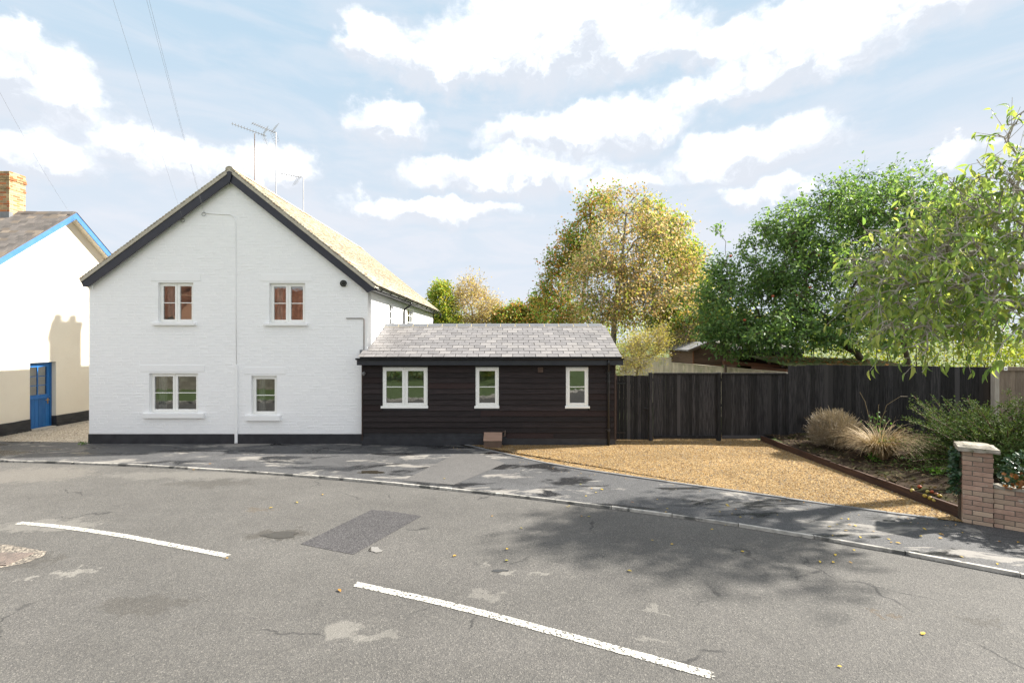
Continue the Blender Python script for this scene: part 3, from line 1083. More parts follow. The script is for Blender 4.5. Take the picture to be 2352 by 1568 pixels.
# other walls, floors and ceiling
w = MB()
SIDE_OPEN = [(14.60, 15.15, 3.05, 4.02), (17.1, 18.2, 3.0, 4.05)]
ys = sorted({YF + 0.3, YB} | {o[0] for o in SIDE_OPEN} | {o[1] for o in SIDE_OPEN})
zs = sorted({-0.05, ER[1] - 0.08} | {o[2] for o in SIDE_OPEN} | {o[3] for o in SIDE_OPEN})
for a, b in zip(ys, ys[1:]):
    for c, d in zip(zs, zs[1:]):
        if any(o[0] <= a + 1e-6 and b <= o[1] + 1e-6 and o[2] <= c + 1e-6 and d <= o[3] + 1e-6 for o in SIDE_OPEN):
            continue
        w.add([(XR, a, c), (XR, b, c), (XR, b, d), (XR, a, d)], [(0, 1, 2, 3)])
        w.add([(XR - .3, a, c), (XR - .3, b, c), (XR - .3, b, d), (XR - .3, a, d)], [(3, 2, 1, 0)])
for (a, b, c, d) in SIDE_OPEN:
    w.add([(XR, a, c), (XR, a, d), (XR - .3, a, d), (XR - .3, a, c)], [(0, 1, 2, 3)])
    w.add([(XR, b, c), (XR, b, d), (XR - .3, b, d), (XR - .3, b, c)], [(3, 2, 1, 0)])
    w.add([(XR, a, d), (XR, b, d), (XR - .3, b, d), (XR - .3, a, d)], [(0, 1, 2, 3)])
    w.add([(XR, a, c), (XR, b, c), (XR - .3, b, c), (XR - .3, a, c)], [(3, 2, 1, 0)])
side = w.build('side_wall', WHITE, cot)
w = MB()
w.box(XL, XL + 0.3, YF + 0.3, YB, -0.05, EL[1] - 0.1)
w.prism([(XL + .3, YB, -.05), (XR - .0, YB, -.05), (XR, YB, roof_z(XR) - TH), (AX, YB, AZ - TH), (XL + .3, YB, roof_z(XL + .3) - TH)], (0, -0.3, 0))
w.build('rear_wall', WHITE, cot)
w = MB()
w.box(XL + .3, XR - .3, YF + .3, YB - .3, 2.28, 2.45)
w.box(XL + .3, XR - .3, YF + .3, YB - .3, -0.02, 0.05)
w.box(XL + .3, XR - .3, YF + 4.2, YF + 4.3, 0.05, 2.28)
w.box(XL + .3, XR - .3, YF + 4.2, YF + 4.3, 2.45, 4.6)
w.box(-7.5, -7.4, YF + .3, YF + 4.2, 0.05, 2.28)
w.box(-7.5, -7.4, YF + .3, YF + 4.2, 2.45, 4.6)
w.build('inner_floor', ROOM, cot)
# plinth
for (a, b, nm) in ((XL - 0.012, U(541, YF) - .03, 0), (U(547, YF), XR - 0.10, 1)):
    mb = MB()
    mb.cbox(a, b, YF - 0.022, YF + 0.05, -0.06, PLINTH, 0.006)
    mb.build('plinth', BLACK, cot)
# corbel at the left corner
mb = MB()
mb.cbox(XL - .002, XL + .11, YF - .03, YF + .02, V(664, YF), V(655, YF), .004)
mb.build('corbel', WHITE, cot)


def window(parent, x0, x1, z0, z1, yp, lights, sill, frame=UPVC, fr=0.048, sash=0.058, bars=1, sillmat=None, vent=True):
    """casement window facing -y; x,z extent of its outer frame"""
    m = MB()
    m.cbox(x0, x0 + fr, yp, yp + .07, z0, z1, .004).cbox(x1 - fr, x1, yp, yp + .07, z0, z1, .004)
    m.cbox(x0 + fr, x1 - fr, yp, yp + .07, z1 - fr, z1, .004).cbox(x0 + fr, x1 - fr, yp, yp + .07, z0, z0 + fr, .004)
    step = (x1 - x0 - fr) / lights
    for i in range(1, lights):
        m.cbox(x0 + i * step, x0 + i * step + fr, yp + .001, yp + .069, z0 + fr, z1 - fr, .004)
    win = m.build('window', frame, parent)
    for i in range(lights):
        a, b = x0 + i * step + fr * 0.75, x0 + (i + 1) * step + fr * .25
        c, d = z0 + fr * .75, z1 - fr * .75
        s = MB()
        s.cbox(a, a + sash, yp - .016, yp + .04, c, d, .006).cbox(b - sash, b, yp - .016, yp + .04, c, d, .006)
        s.cbox(a + sash, b - sash, yp - .015, yp + .039, c, c + sash, .006).cbox(a + sash, b - sash, yp - .015, yp + .039, d - sash, d, .006)
        s.build('sash', frame, win)
        ga, gb, gc, gd = a + sash, b - sash, c + sash, d - sash
        zs = [gc + (gd - gc) * k / (bars + 1) for k in range(bars + 2)]
        for k in range(1, bars + 1):
            q = MB()
            q.cbox(ga, gb, yp - .003, yp + .03, zs[k] - .011, zs[k] + .011, .003)
            q.build('glazing_bar', frame, win)
        for k in range(bars + 1):
            q = MB()
            lo, hi = zs[k] + (.011 if k else 0), zs[k + 1] - (.011 if k < bars else 0)
            q.add([(ga, yp + .012, lo), (gb, yp + .012, lo), (gb, yp + .012, hi), (ga, yp + .012, hi)], [(0, 1, 2, 3)])
            q.build('pane', GLASS, win)
        if vent:
            q = MB()
            q.cbox(ga + .02, gb - .02, yp - .026, yp - .0155, d - .045, d - .028, .003)
            q.build('trickle_vent', frame, win)
    if sill:
        a, b, c, d, pj = sill
        q = MB()
        q.prism([(a, yp + .02, d + .012), (a, yp + .02, c), (a, yp - pj + .012, c), (a, yp - pj, c + .006), (a, yp - pj, d - .006), (a, yp - pj + .01, d)], (b - a, 0, 0))
        q.build('sill', sillmat or frame, win)
    return win


for (o, s, n) in zip(OPEN, SILLS, (2, 2, 2, 1)):
    win = window(cot, o[0], o[1], o[2], o[3], YF + 0.08, n, (s[0], s[1], s[2] + .008, s[3], 0.16), sillmat=WHITE_SMOOTH)
    cw = (o[1] - o[0]) * (.16 if n == 2 else .22)
    mb = MB()
    for k in range(5):      # folded curtain behind the left light
        xk = o[0] + .10 + cw * k / 5
        mb.prism([(xk, YF + .21 + .03 * (k % 2), o[2]), (xk + cw / 5, YF + .24 - .03 * (k % 2), o[2]), (xk + cw / 5, YF + .25 - .03 * (k % 2), o[2]), (xk, YF + .22 + .03 * (k % 2), o[2])], (0, 0, o[3] - o[2]))
    mb.build('curtain', ROOM, win)
# side windows (facing +x)
for (a, b, c, d) in SIDE_OPEN:
    m = MB()
    xp = XR - 0.06
    for (p, q) in ((a, a + .06), (b - .06, b)):
        m.box(xp - .05, xp, p, q, c, d)
    m.box(xp - .05, xp, a + .06, b - .06, c, c + .06)
    m.box(xp - .05, xp, a + .06, b - .06, d - .06, d)
    nb = 3 if b - a > .8 else 2
    for k in range(1, nb):
        y = a + (b - a) * k / nb
        m.box(xp - .04, xp - .01, y - .012, y + .012, c + .06, d - .06)
    for k in range(1, 4):
        zz = c + (d - c) * k / 4
        m.box(xp - .039, xp - .011, a + .06, b - .06, zz - .011, zz + .011)
    win = m.build('window', UPVC, cot)
    m = MB()
    m.add([(xp - .025, a + .06, c + .06), (xp - .025, b - .06, c + .06), (xp - .025, b - .06, d - .06), (xp - .025, a + .06, d - .06)], [(0, 1, 2, 3)])
    m.build('pane', GLASS, win)

# roof: slabs, tiles, ridge, verge, bargeboards
rs = MB()
for (e, sgn) in ((EL, -1), (ER, 1)):
    poly = [(AX, YV + .03, AZ - .03), (e[0], YV + .03, e[1] - .03), (e[0], YV + .03, e[1] - .09), (AX, YV + .03, AZ - .12)]
    rs.prism(poly, (0, YB + .1 - YV, 0))
roof = rs.build('roof', MORTAR, cot)


def tile_field(parent, ridge, eave, y0, y1, gauge, width, tlen, thick, material, n_single, jitter=1.0, name='tile'):
    (rx, rz), (ex, ez) = ridge, eave
    d = Vector((ex - rx, 0, ez - rz))
    L = d.length
    d.normalize()
    yv = Vector((0, 1, 0))
    nrm = yv.cross(d)
    if nrm.z < 0:
        nrm = -nrm
    rows, cols = int(L / gauge), int((y1 - y0) / width)
    width = (y1 - y0) / cols
    tilt = math.atan2(thick * 1.3, gauge)
    td = (d * math.cos(tilt) + nrm * math.sin(tilt)).normalized()
    tn = (nrm * math.cos(tilt) - d * math.sin(tilt)).normalized()
    one = MB()
    one.obox((0, 0, 0), (tlen / 2, 0, 0), (0, width / 2 - .003, 0), (0, 0, thick / 2))
    me = one.mesh(name, material)
    mb = MB()
    cnt = 0
    Rm = Matrix((td, yv if td.cross(yv).dot(tn) > 0 else -yv, tn)).transposed()
    cells = []
    for r in range(rows):
        for c in range(cols + 1):
            yy = y0 + (c + (0.0 if r % 2 else 0.5)) * width
            lo, hi = max(yy - width / 2, y0), min(yy + width / 2, y1)
            if hi - lo < .03:
                continue
            cells.append((r, c, (lo + hi) / 2, hi - lo))
    cells.sort(key=lambda t: t[2])
    for (r, c, yy, wd) in cells:
        p = Vector((rx, yy, rz)) + d * (L - (rows - r - 1) * gauge - tlen / 2 + .02) + nrm * (thick * 1.1 + random.uniform(0, .006) * jitter)
        jx = random.uniform(-.008, .008) * jitter
        p += d * jx
        if wd > width * .95 and cnt < n_single:
            e = Rm.to_euler()
            e.rotate_axis('Y', random.uniform(-.02, .02) * jitter)
            e.rotate_axis('X', random.uniform(-.02, .02) * jitter)
            link(name, me, parent, p, e)
            cnt += 1
        else:
            mb.obox(p, td * (tlen / 2), yv * (wd / 2 - .003), tn * (thick / 2), random.random())
    if mb.v:
        tag(mb.build(name + 'work', material, parent), kind='stuff')


tile_field(roof, (AX, AZ), ER, YV, YB + .1, 0.10, 0.165, 0.20, 0.014, TILE, 300, 1.3)
tile_field(roof, (AX, AZ), EL, YV, YB + .1, 0.10, 0.165, 0.20, 0.014, TILE, 0)
nr = 36
for k in range(nr):
    y0 = YV - .01 + (YB + .11 - YV) * k / nr
    y1 = YV - .01 + (YB + .11 - YV) * (k + 1) / nr - .004
    pts = []
    for i in range(9):
        a = R(-70 + 140 * i / 8)
        pts.append((math.sin(a) * .12, math.cos(a) * .12))
    outer = [(AX + a, AZ - .055 + b) for a, b in pts]
    inner = [(AX + a * .86, AZ - .055 + b * .86) for a, b in reversed(pts)]
    mb = MB()
    mb.prism([(x, y0, zz) for x, zz in outer + inner], (0, y1 - y0, 0))
    if k == 0:
        mb.prism([(x, y0 + .01, zz) for x, zz in inner], (0, .02, 0))
    mb.build('ridge_tile', TILE, roof)
for (e, sgn) in ((EL, -1), (ER, 1)):
    mb = MB()
    mb.prism([(AX, YV + .002, AZ - .006), (e[0], YV + .002, e[1] - .006), (e[0] - sgn * .02, YV + .002, e[1] - .085), (AX, YV + .002, AZ - .10)], (0, .05, 0))
    mb.build('verge_mortar', MORTAR, roof)
    mb = MB()
    drop = .255
    bx = e[0] - sgn * .26
    wallx = XL if sgn < 0 else XR
    ez = e[1]
    xs = wallx + sgn * 0.03
    poly = [(AX, AZ - .10), (e[0] - sgn * .03, ez - .085), (e[0] - sgn * .05, ez - .14), (xs, ez - .20), (xs - sgn * .12, roof_z(xs - sgn * .12) - .10 - drop), (AX, AZ - .10 - drop)]
    mb.prism([(x, YV + .02, zz) for x, zz in poly], (0, .03, 0))
    mb.build('bargeboard', BARGE, cot)
    mb = MB()     # soffit behind the board
    mb.prism([(AX, YV + .052, AZ - .13), (wallx, YV + .052, roof_z(wallx) - .13), (wallx, YV + .052, roof_z(wallx) - .16), (AX, YV + .052, AZ - .16)], (0, YF - YV - .053, 0))
    mb.build('soffit', WHITE_SMOOTH, cot)
mb = MB()
mb.prism([(AX - .07, YV - .012, AZ - .10), (AX, YV - .012, AZ - .07), (AX + .07, YV - .012, AZ - .10), (AX + .045, YV - .012, AZ - .26), (AX, YV - .012, AZ - .42), (AX - .045, YV - .012, AZ - .26)], (0, .03, 0))
mb.build('finial', BARGE, cot)
# gutter and downpipe on the right side
gx = ER[0] + .05
mb = MB()
prof = [(gx + .055 * math.cos(a), ER[1] - .06 + .055 * math.sin(a)) for a in [math.pi + math.pi * i / 8 for i in range(9)]]
prof2 = [(gx + .047 * math.cos(a), ER[1] - .058 + .047 * math.sin(a)) for a in [2 * math.pi - math.pi * i / 8 for i in range(9)]]
mb.prism([(x, YV + .02, zz) for x, zz in prof + prof2], (0, YB + .15 - YV, 0))
gut = mb.build('gutter', PLAST, cot)
for k in range(12):
    mb = MB()
    y = YV + .35 + k * .95
    mb.tube([(gx + .063 * math.cos(a), y, ER[1] - .06 + .063 * math.sin(a)) for a in [math.pi + math.pi * i / 6 for i in range(7)]], .009, 5)
    mb.build('gutter_bracket', PLAST, gut)
yd = 16.4
mb = MB()
mb.tube([(gx, yd, ER[1] - .1), (gx, yd, ER[1] - .2), (XR + .06, yd, ER[1] - .36), (XR + .05, yd, ER[1] - .5), (XR + .05, yd, 3.0), (XR + .05, yd, 2.2)], .036, 8)
mb.build('downpipe', PLAST, cot, True)
mb = MB()
mb.tube([(gx, YB + .12, ER[1] - .1), (gx, YB + .16, ER[1] - .22), (gx + .0, YB + .3, ER[1] - .3)], .04, 8)
mb.build('gutter_outlet', PLAST, gut, True)
# fascia under the right eave
mb = MB()
mb.box(XR + .001, ER[0] - .02, YV + .06, YB, ER[1] - .13, ER[1] - .095)
mb.build('side_soffit', BLACK, cot)
# chimney behind the ridge, mostly hidden from the road
CHX, CHY = -8.93, 16.5
BRICKY = mat('buff_brick', (0.42, 0.30, 0.17), (0.36, 0.24, 0.13), scale=8, rough=0.9, bump=0.6, var=0.25, c3=(0.42, 0.14, 0.05), c3amt=0.3)
mb = MB()
mb.box(CHX - .4, CHX + .3, CHY - .5, CHY + .5, 5.6, 7.86)
mb.box(CHX - .45, CHX + .35, CHY - .55, CHY + .55, 7.72, 7.82)
mb.build('chimney', BRICKY, cot)
for k in (-.26, .26):
    mb = MB()
    pz = 7.86
    mb.tube([(CHX, CHY + k, pz), (CHX, CHY + k, pz + .1), (CHX, CHY + k, pz + .36), (CHX, CHY + k, pz + .37), (CHX, CHY + k, pz + .42)], [.15, .13, .11, .15, .15], 12)
    mb.build('chimney_pot', TERRA, cot, True)

# cables, flue, pipe on the front
mb = MB()
q = YF - .012
mb.tube([P(472, 490, q), P(500, 492, q), P(528, 493, q), P(537, 497, q), P(541, 506, q), P(541.5, 530, q), P(542, 680, q), P(543, 838, q)], .0085, 6)
mb.build('wall_cable', WHITE_SMOOTH, cot, True)
mb = MB()
mb.cbox(U(541, q), U(547, q), q - .035, q + .01, V(1016, q), V(838, q), .006)
mb.build('cable_trunking', WHITE_SMOOTH, cot)
mb = MB()
mb.tube([P(789, 651, YF + .02), P(789, 651, YF - .03)], .092, 20)
mb.tube([P(789, 651, YF - .03), P(789, 651, YF - .10), P(789, 651, YF - .13)], [.062, .062, .05], 16)
mb.build('flue', PLAST, cot)
mb = MB()
q = YF - .03
mb.tube([P(795, 731, q), P(833, 731, q), P(835.5, 732, q), P(836, 735, q), P(836, 806, q)], .011, 8)
mb.build('overflow_pipe', COPPER, cot, True)
for (u, v) in ((420, 502), (468, 488)):
    mb = MB()
    c = P(u, v, YF - .03)
    mb.tube([c + Vector((.05 * math.cos(a), 0, -.05 + .05 * math.sin(a))) for a in np.linspace(.4, 6.2, 14)], .006, 5)
    mb.tube([c + Vector((0, .05, 0)), c], .01, 6)
    mb.build('cable_hook', CABLE, cot)

# ================================================================== dark timber outbuilding
YO = 12.25
OXL, OXR = U(832, YO), U(1412.6, YO)
OY2 = 16.1
ob = thing('outbuilding', ((OXL + OXR) / 2, YO, 0), 'low black weatherboarded outbuilding with slate roof joined to the white cottage', 'outbuilding')


def oo(u0, u1, v0, v1):
    return (U(u0, YO), U(u1, YO), V(v1, YO), V(v0, YO))


OW = [oo(879.7, 982.4, 843, 933), oo(1092.6, 1145.7, 843, 933), oo(1299.7, 1350.8, 843, 933)]
OS = [oo(876, 984, 932, 937), oo(1090, 1147, 932, 937), oo(1297.5, 1353.8, 932, 937)]
FZ0, FZ1 = V(838.5, 12.0), V(825, 12.0)
w = MB()
wall_with_openings(w, OXL, OXR, -.05, 2.36, YO, OW, .18)
w.box(OXL, OXL + .1, YO + .18, YF - .03, -.05, 2.3)
w.box(OXR - .15, OXR, YO + .18, OY2, -.05, 2.36)
w.box(XR + .002, OXR - .15, OY2 - .15, OY2, -.05, 2.36)
w.box(XR + .002, OXR - .15, YO + .18, OY2 - .15, -.02, .05)
w.prism([(OXR - .01, YO + .18, 2.36), (OXR - .01, OY2, 2.36), (OXR - .01, 14.15, 3.12)], (-.1, 0, 0))
ow = w.build('wall', BLACK, ob)
w = MB()
w.box(XR + .002, OXR - .15, YO + 2.6, YO + 2.65, .05, 2.3)
w.build('inner_wall', ROOM, ob)
mb = MB()
mb.cbox(OXL - .0, OXR + .0, YO - .03, YO - .002, -.05, V(1004, YO), .004)
mb.build('plinth', BLACK, ob)
# weatherboards
edges = [577, 619, 662, 704, 747, 792, 836, 880, 922, 965, 1010, 1053]
vb = [686 + e * .2917 for e in edges]
vb_rows = [(838, vb[0])] + list(zip(vb[:-1], vb[1:]))


def board(x0, x1, z0, z1, parent):
    """feather-edged board: thick lower edge overhangs the board beneath"""
    n = max(2, int((x1 - x0) / .25))
    vs, fs = [], []
    ph = random.uniform(0, 9)
    tb = .040 + random.uniform(-.003, .005)
    for i in range(n + 1):
        x = x0 + (x1 - x0) * i / n
        wv = .0035 * math.sin(x * 3.1 + ph) + .002 * math.sin(x * 9 + ph * 2) + random.uniform(-.001, .001)
        yb = YO - tb + random.uniform(-.002, .002)
        vs += [(x, YO - .002, z0 + wv), (x, yb, z0 + wv), (x, yb - .001, z0 + .006 + wv), (x, YO - .014, z1 + .012), (x, YO - .002, z1 + .012)]
    for i in range(n):
        for k in range(5):
            fs.append((i * 5 + k, i * 5 + (k + 1) % 5, i * 5 + 5 + (k + 1) % 5, i * 5 + 5 + k))
    fs += [(4, 3, 2, 1, 0), tuple(n * 5 + k for k in range(5))]
    mb = MB()
    mb.add(vs, [f[::-1] for f in fs])
    mb.build('board', TARRED, parent)


for r, (v0, v1) in enumerate(vb_rows + [(vb[-1], 686 + 1096 * .2917)]):
    z1, z0 = V(v0, YO), V(v1, YO)
    a0 = OXL + .03 if r < len(vb_rows) else U(784 + 1300 * .2917, YO)
    spans = [(a0, OXR - .03)]
    for (p, q, zz0, zz1), sl_ in zip(OW, OS):
        if z1 > sl_[2] + .02 and z0 < zz1:
            new = []
            for (a, b) in spans:
                if p > a and q < b:
                    new += [(a, p - .012), (q + .012, b)]
                else:
                    new.append((a, b))
            spans = new
    for (a, b) in spans:
        if b - a > 2.6:
            c = a + (b - a) * random.uniform(.3, .7)
            board(a, c - .002, z0, z1, ow)
            board(c + .002, b, z0, z1, ow)
        else:
            board(a, b, z0, z1, ow)
BROWNTRIM = mat('brown_corner_board', (0.05, 0.028, 0.02), (0.03, 0.018, 0.014), rough=.6, bump=.3)
for x in (OXL - .004, OXR - .026):
    mb = MB()
    mb.cbox(x, x + .03, YO - .045, YO + .03, V(1010, YO), FZ0 + .02, .004)
    mb.build('corner_board', BROWNTRIM, ob)
for o, s in zip(OW, OS):
    n = 2 if o[1] - o[0] > .8 else 1
    window(ob, o[0], o[1], o[2], o[3], YO - .022, n, (s[0], s[1], s[2], s[3], .045), vent=False, sash=.066, fr=.045)
# roof
EY, EZ = 11.93, 2.363
RY, RZ_ = 14.15, 3.275
RXL, RXR = -4.04, 2.888
rd = Vector((0, RY - EY, RZ_ - EZ))
rl = rd.length
rd.normalize()
rn = Vector((0, -rd.z, rd.y))
m = MB()
m.prism([(OXL + .02, EY + .05, EZ - .012), (OXL + .02, EY + .05, EZ - .05), (OXL + .02, YF - .01, EZ - .05 + (YF - EY - .06) * rd.z / rd.y), (OXL + .02, YF - .01, EZ + (YF - EY - .03) * rd.z / rd.y - .012)], (XR - OXL - .02, 0, 0))
m.prism([(XR + .003, EY + .05, EZ - .012), (XR + .003, EY + .05, EZ - .05), (XR + .003, RY, RZ_ - .07), (XR + .003, OY2 + .2, 2.40), (XR + .003, OY2 + .2, 2.45), (XR + .003, RY, RZ_ - .03)], (RXR - .03 - XR, 0, 0))
oroof = m.build('roof', BLACK, ob)
rows = 12
gauge = (rl - .07) / rows
sw = 0.302
tilt = .035
sm = []
for k in range(5):
    mb = MB()
    hw = sw / 2 - .007
    c1, c2 = random.uniform(0, .012), random.uniform(0, .012)
    hl = gauge * .68
    pl = [(-hw, -hl), (hw - c1 * .3, -hl), (hw, -hl + c1), (hw, hl), (-hw, hl), (-hw, -hl + c2)]
    mb.prism([(x, y, -.004) for x, y in pl], (0, 0, .008))
    sm.append(mb.mesh('slate', SLATE))
rot = Matrix((Vector((1, 0, 0)), rd, rn)).transposed()
sxr = RXR
cnt = 0
part = MB()
for r in range(rows):
    s0 = r * gauge
    cy = s0 + gauge * .68
    c = Vector((0, EY, EZ)) + rd * cy + rn * (.016)
    ytop = EY + rd.y * (s0 + gauge * 1.3)
    xl = RXL if (EY + rd.y * s0) < YF - .16 else XR + .01
    if ytop > YF and xl < XR:
        xl = max(xl, XR + .01) if (EY + rd.y * s0) > YF - .25 else xl
    x = sxr - (0 if r % 2 else -sw / 2) - sw / 2
    while x + sw / 2 > xl + .04:
        a, b = max(x - sw / 2, xl), min(x + sw / 2, sxr)
        if b - a > .05:
            e = Euler((0, 0, 0))
            jit = rn * random.uniform(-.001, .003)
            if b - a > sw - .004:
                o = link('slate', random.choice(sm), oroof, (c.x + x, c.y + jit.y, c.z + jit.z), (0, 0, 0))
                rr = rot.to_euler()
                rr.rotate_axis('X', -tilt)
                rr.rotate_axis('Z', random.uniform(-.007, .007))
                rr.rotate_axis('Y', random.uniform(-.005, .005))
                o.rotation_euler = rr
            else:
                mb = MB()
                mb.obox(((a + b) / 2, c.y, c.z), ((b - a) / 2 - .002, 0, 0), rd * (gauge * .68) - rn * (gauge * .68 * tilt), rn * .004)
                mb.build('slate', SLATE, oroof)
        x -= sw
# ridge tiles
RIDGE = mat('grey_ridge_tile', (0.155, 0.16, 0.17), (0.125, 0.13, 0.14), rough=.6, bump=.2, var=.08)
xs = [XR + .003] + [2.80 - .45 * k for k in range(15, -1, -1) if 2.80 - .45 * k > XR + .1]
for a, b in zip(xs, xs[1:]):
    mb = MB()
    top = Vector((0, RY, RZ_ + .066))
    fr_, bk = Vector((0, RY - .15, RZ_ - .028)), Vector((0, RY + .15, RZ_ - .028))
    mb.prism([(a + .012, *fr_[1:]), (a + .012, *top[1:]), (a + .012, *bk[1:]), (a + .012, RY + .13, RZ_ - .04), (a + .012, RY, RZ_ + .040), (a + .012, RY - .13, RZ_ - .04)], (b - a - .024, 0, 0))
    mb.build('ridge_tile', RIDGE, oroof)
mb = MB()
mb.prism([(XR + .005, RY - .158, RZ_ - .06), (XR + .005, RY - .15, RZ_ - .032), (XR + .005, RY, RZ_ + .058), (XR + .005, RY + .14, RZ_ - .03)], (2.79 - XR, 0, 0))
mb.build('ridge_mortar', YMORTAR, oroof)
# verge strip on the right
mb = MB()
mb.prism([(RXR - .03, EY, EZ - .03), (RXR - .03, RY, RZ_ - .035), (RXR - .03, RY, RZ_ + .002), (RXR - .03, EY, EZ + .002)], (.022, 0, 0))
mb.build('verge', BLACK, oroof)
mb = MB()
mb.cbox(OXL - .06, OXR + .16, 11.995, 12.02, FZ0, FZ1 + .01, .003)
mb.cbox(OXL - .06, OXR + .16, 12.021, YO + .02, FZ0 + .004, FZ0 + .02, .003)
mb.build('fascia', BARGE, ob)
mb = MB()
gy, gz = 11.94, V(822, 11.94) - .005
prof = [(gy + .055 * math.cos(a), gz + .05 * math.sin(a)) for a in [math.pi + math.pi * i / 8 for i in range(9)]]
prof2 = [(gy + .048 * math.cos(a), gz + .043 * math.sin(a)) for a in [2 * math.pi - math.pi * i / 8 for i in range(9)]]
mb.prism([(U(817.5, gy), y, zz) for y, zz in prof + prof2], (U(1433, gy) - U(817.5, gy), 0, 0))
og = mb.build('gutter', PLAST, ob)
mb = MB()
px = U(1396, YO)
mb.tube([(U(1398, gy), gy, gz - .03), (U(1398, gy), gy, gz - .16), (px, YO - .10, gz - .36), (px, YO - .09, gz - .44), (px, YO - .09, .0)], .034, 10)
dp = mb.build('downpipe', PLAST, ob, True)
for zz in (1.72, .42, gz - .40):
    mb = MB()
    mb.tube([(px, YO - .09, zz - .03), (px, YO - .09, zz + .03)], .041, 10)
    mb.box(px - .075, px + .075, YO - .055, YO - .03, zz - .012, zz + .012)
    mb.build('pipe_clip', PLAST, dp)
mb = MB()
mb.cbox(U(826.5, YF - .03), U(845, YF - .03), YF - .04, YF - .012, V(813, YF), V(803, YF), .003)
mb.build('flashing', LEAD, ob)
# vent and lamp
mb = MB()
VENTB = mat('brown_vent', (.13, .085, .06), (.10, .065, .05), rough=.5)
a, b, c, d = oo(1235, 1247, 843, 854.6)
mb.cbox(a, b, YO - .055, YO - .02, c, d, .004)
ve = mb.build('wall_vent', VENTB, ob)
for k in range(3):
    zz = c + (d - c) * (k + .6) / 3.4
    mb = MB()
    mb.prism([(a + .012, YO - .057, zz), (a + .012, YO - .075, zz - .012), (a + .012, YO - .057, zz + .016)], (b - a - .024, 0, 0))
    mb.build('louvre', VENTB, ve)
mb = MB()
c = P(836, 857, YO - .06)
mb.tube([c + Vector((0, .04, 0)), c, c + Vector((0, -.05, -.03))], [.045, .045, .035], 10)
mb.build('wall_lamp', STEEL, ob)
# meter box at the foot of the wall
mbx = thing('meter_box', P(1131, 1010, 12.05), 'small beige meter box with sloping lid at the foot of the dark boards', 'meter box')
BOXM = mat('beige_box', (.33, .215, .16), (.28, .18, .13), scale=8, stretch=(.3, 1, 4), rough=.55)
x0, x1 = U(1110.5, 11.95), U(1153, 11.95)
zt_, zm = V(993, 12.2), V(1011.5, 11.9)
mb = MB()
mb.prism([(x0 + .01, 12.2, 0), (x0 + .01, 11.92, 0), (x0 + .01, 11.92, zm - .01), (x0 + .01, 12.2, zt_ - .01)], (x1 - x0 - .02, 0, 0))
mb.build('case', VENTB, mbx)
mb = MB()
mb.prism([(x0, 12.215, zt_ - .005), (x0, 11.90, zm - .014), (x0, 11.90, zm + .004), (x0, 12.215, zt_ + .012)], (x1 - x0, 0, 0))
mb.build('lid', BOXM, mbx)
mb = MB()
q = 12.17
mb.tube([P(1153, 1001, q), P(1160, 1001, q), P(1160, 988, q), P(1155, 992, q)], .016, 8)
mb.build('pipe', VENTB, mbx, True)

# ================================================================== cream house on the left
NX = -15.0
NY0, NY1 = 10.9, 19.8
NAY, NAZ = 15.35, 7.12
SL = 0.85
nb = thing('neighbouring_house', (NX, NAY, 0), 'cream rendered house with sky blue bargeboards and a blue stable door', 'house')


def nz(y):
    return NAZ - abs(y - NAY) * SL


DOOR = (14.16, 14.97, 0.0, 2.12)
w = MB()
pl = [(NX, NY0), (NX, NY1)]
eh = nz(NY0) - .12
# gable wall with the door opening, in vertical bands
cuts = [NY0, DOOR[0], DOOR[1], NAY, NY1]
for a, b in zip(cuts, cuts[1:]):
    z0 = DOOR[3] if (a, b) == (DOOR[0], DOOR[1]) else -.05
    w.add([(NX, a, z0), (NX, b, z0), (NX, b, nz(b) - .12), (NX, a, nz(a) - .12)], [(0, 1, 2, 3)])
y0, y1, z0, z1 = DOOR
w.add([(NX, y0, -.05), (NX, y0, z1), (NX - .18, y0, z1), (NX - .18, y0, -.05)], [(3, 2, 1, 0)])
w.add([(NX, y1, -.05), (NX, y1, z1), (NX - .18, y1, z1), (NX - .18, y1, -.05)], [(0, 1, 2, 3)])
w.add([(NX, y0, z1), (NX, y1, z1), (NX - .18, y1, z1), (NX - .18, y0, z1)], [(0, 1, 2, 3)])
w.add([(NX - 9, NY0, -.05), (NX, NY0, -.05), (NX, NY0, nz(NY0) - .12), (NX - 9, NY0, nz(NY0) - .12)], [(0, 1, 2, 3)])
w.add([(NX - 9, NY1, -.05), (NX, NY1, -.05), (NX, NY1, nz(NY1) - .12), (NX - 9, NY1, nz(NY1) - .12)], [(0, 1, 2, 3)])
w.add([(NX - 9, NY0, -.05), (NX - 9, NY1, -.05), (NX - 9, NY1, nz(NY1)), (NX - 9, NAY, NAZ), (NX - 9, NY0, nz(NY0))], [(0, 1, 2, 3, 4)])
w.build('wall', CREAM, nb)
OLDBLACK = mat('black_bitumen_plinth', (.016, .016, .018), (.04, .04, .042), scale=7, stretch=(1, .5, 2), rough=.5, bump=.6, bscale=14)
for (a, b) in ((NY0, DOOR[0]), (DOOR[1], NY1)):
    mb = MB()
    n = 14
    top = [(NX + .03, a + (b - a) * i / n, .36 + random.uniform(-.012, .012)) for i in range(n + 1)]
    mb.prism([(NX + .03, a, -.05)] + top + [(NX + .03, b, -.05)], (-.05, 0, 0))
    mb.box(NX, NX + .055, a + (.0 if a < 12 else -.0), b, -.05, .06)
    if a > 12:
        mb.box(NX - .18, NX + .028, DOOR[1] - .012, DOOR[1] + .02, -.05, .35)
    mb.build('plinth', OLDBLACK, nb)
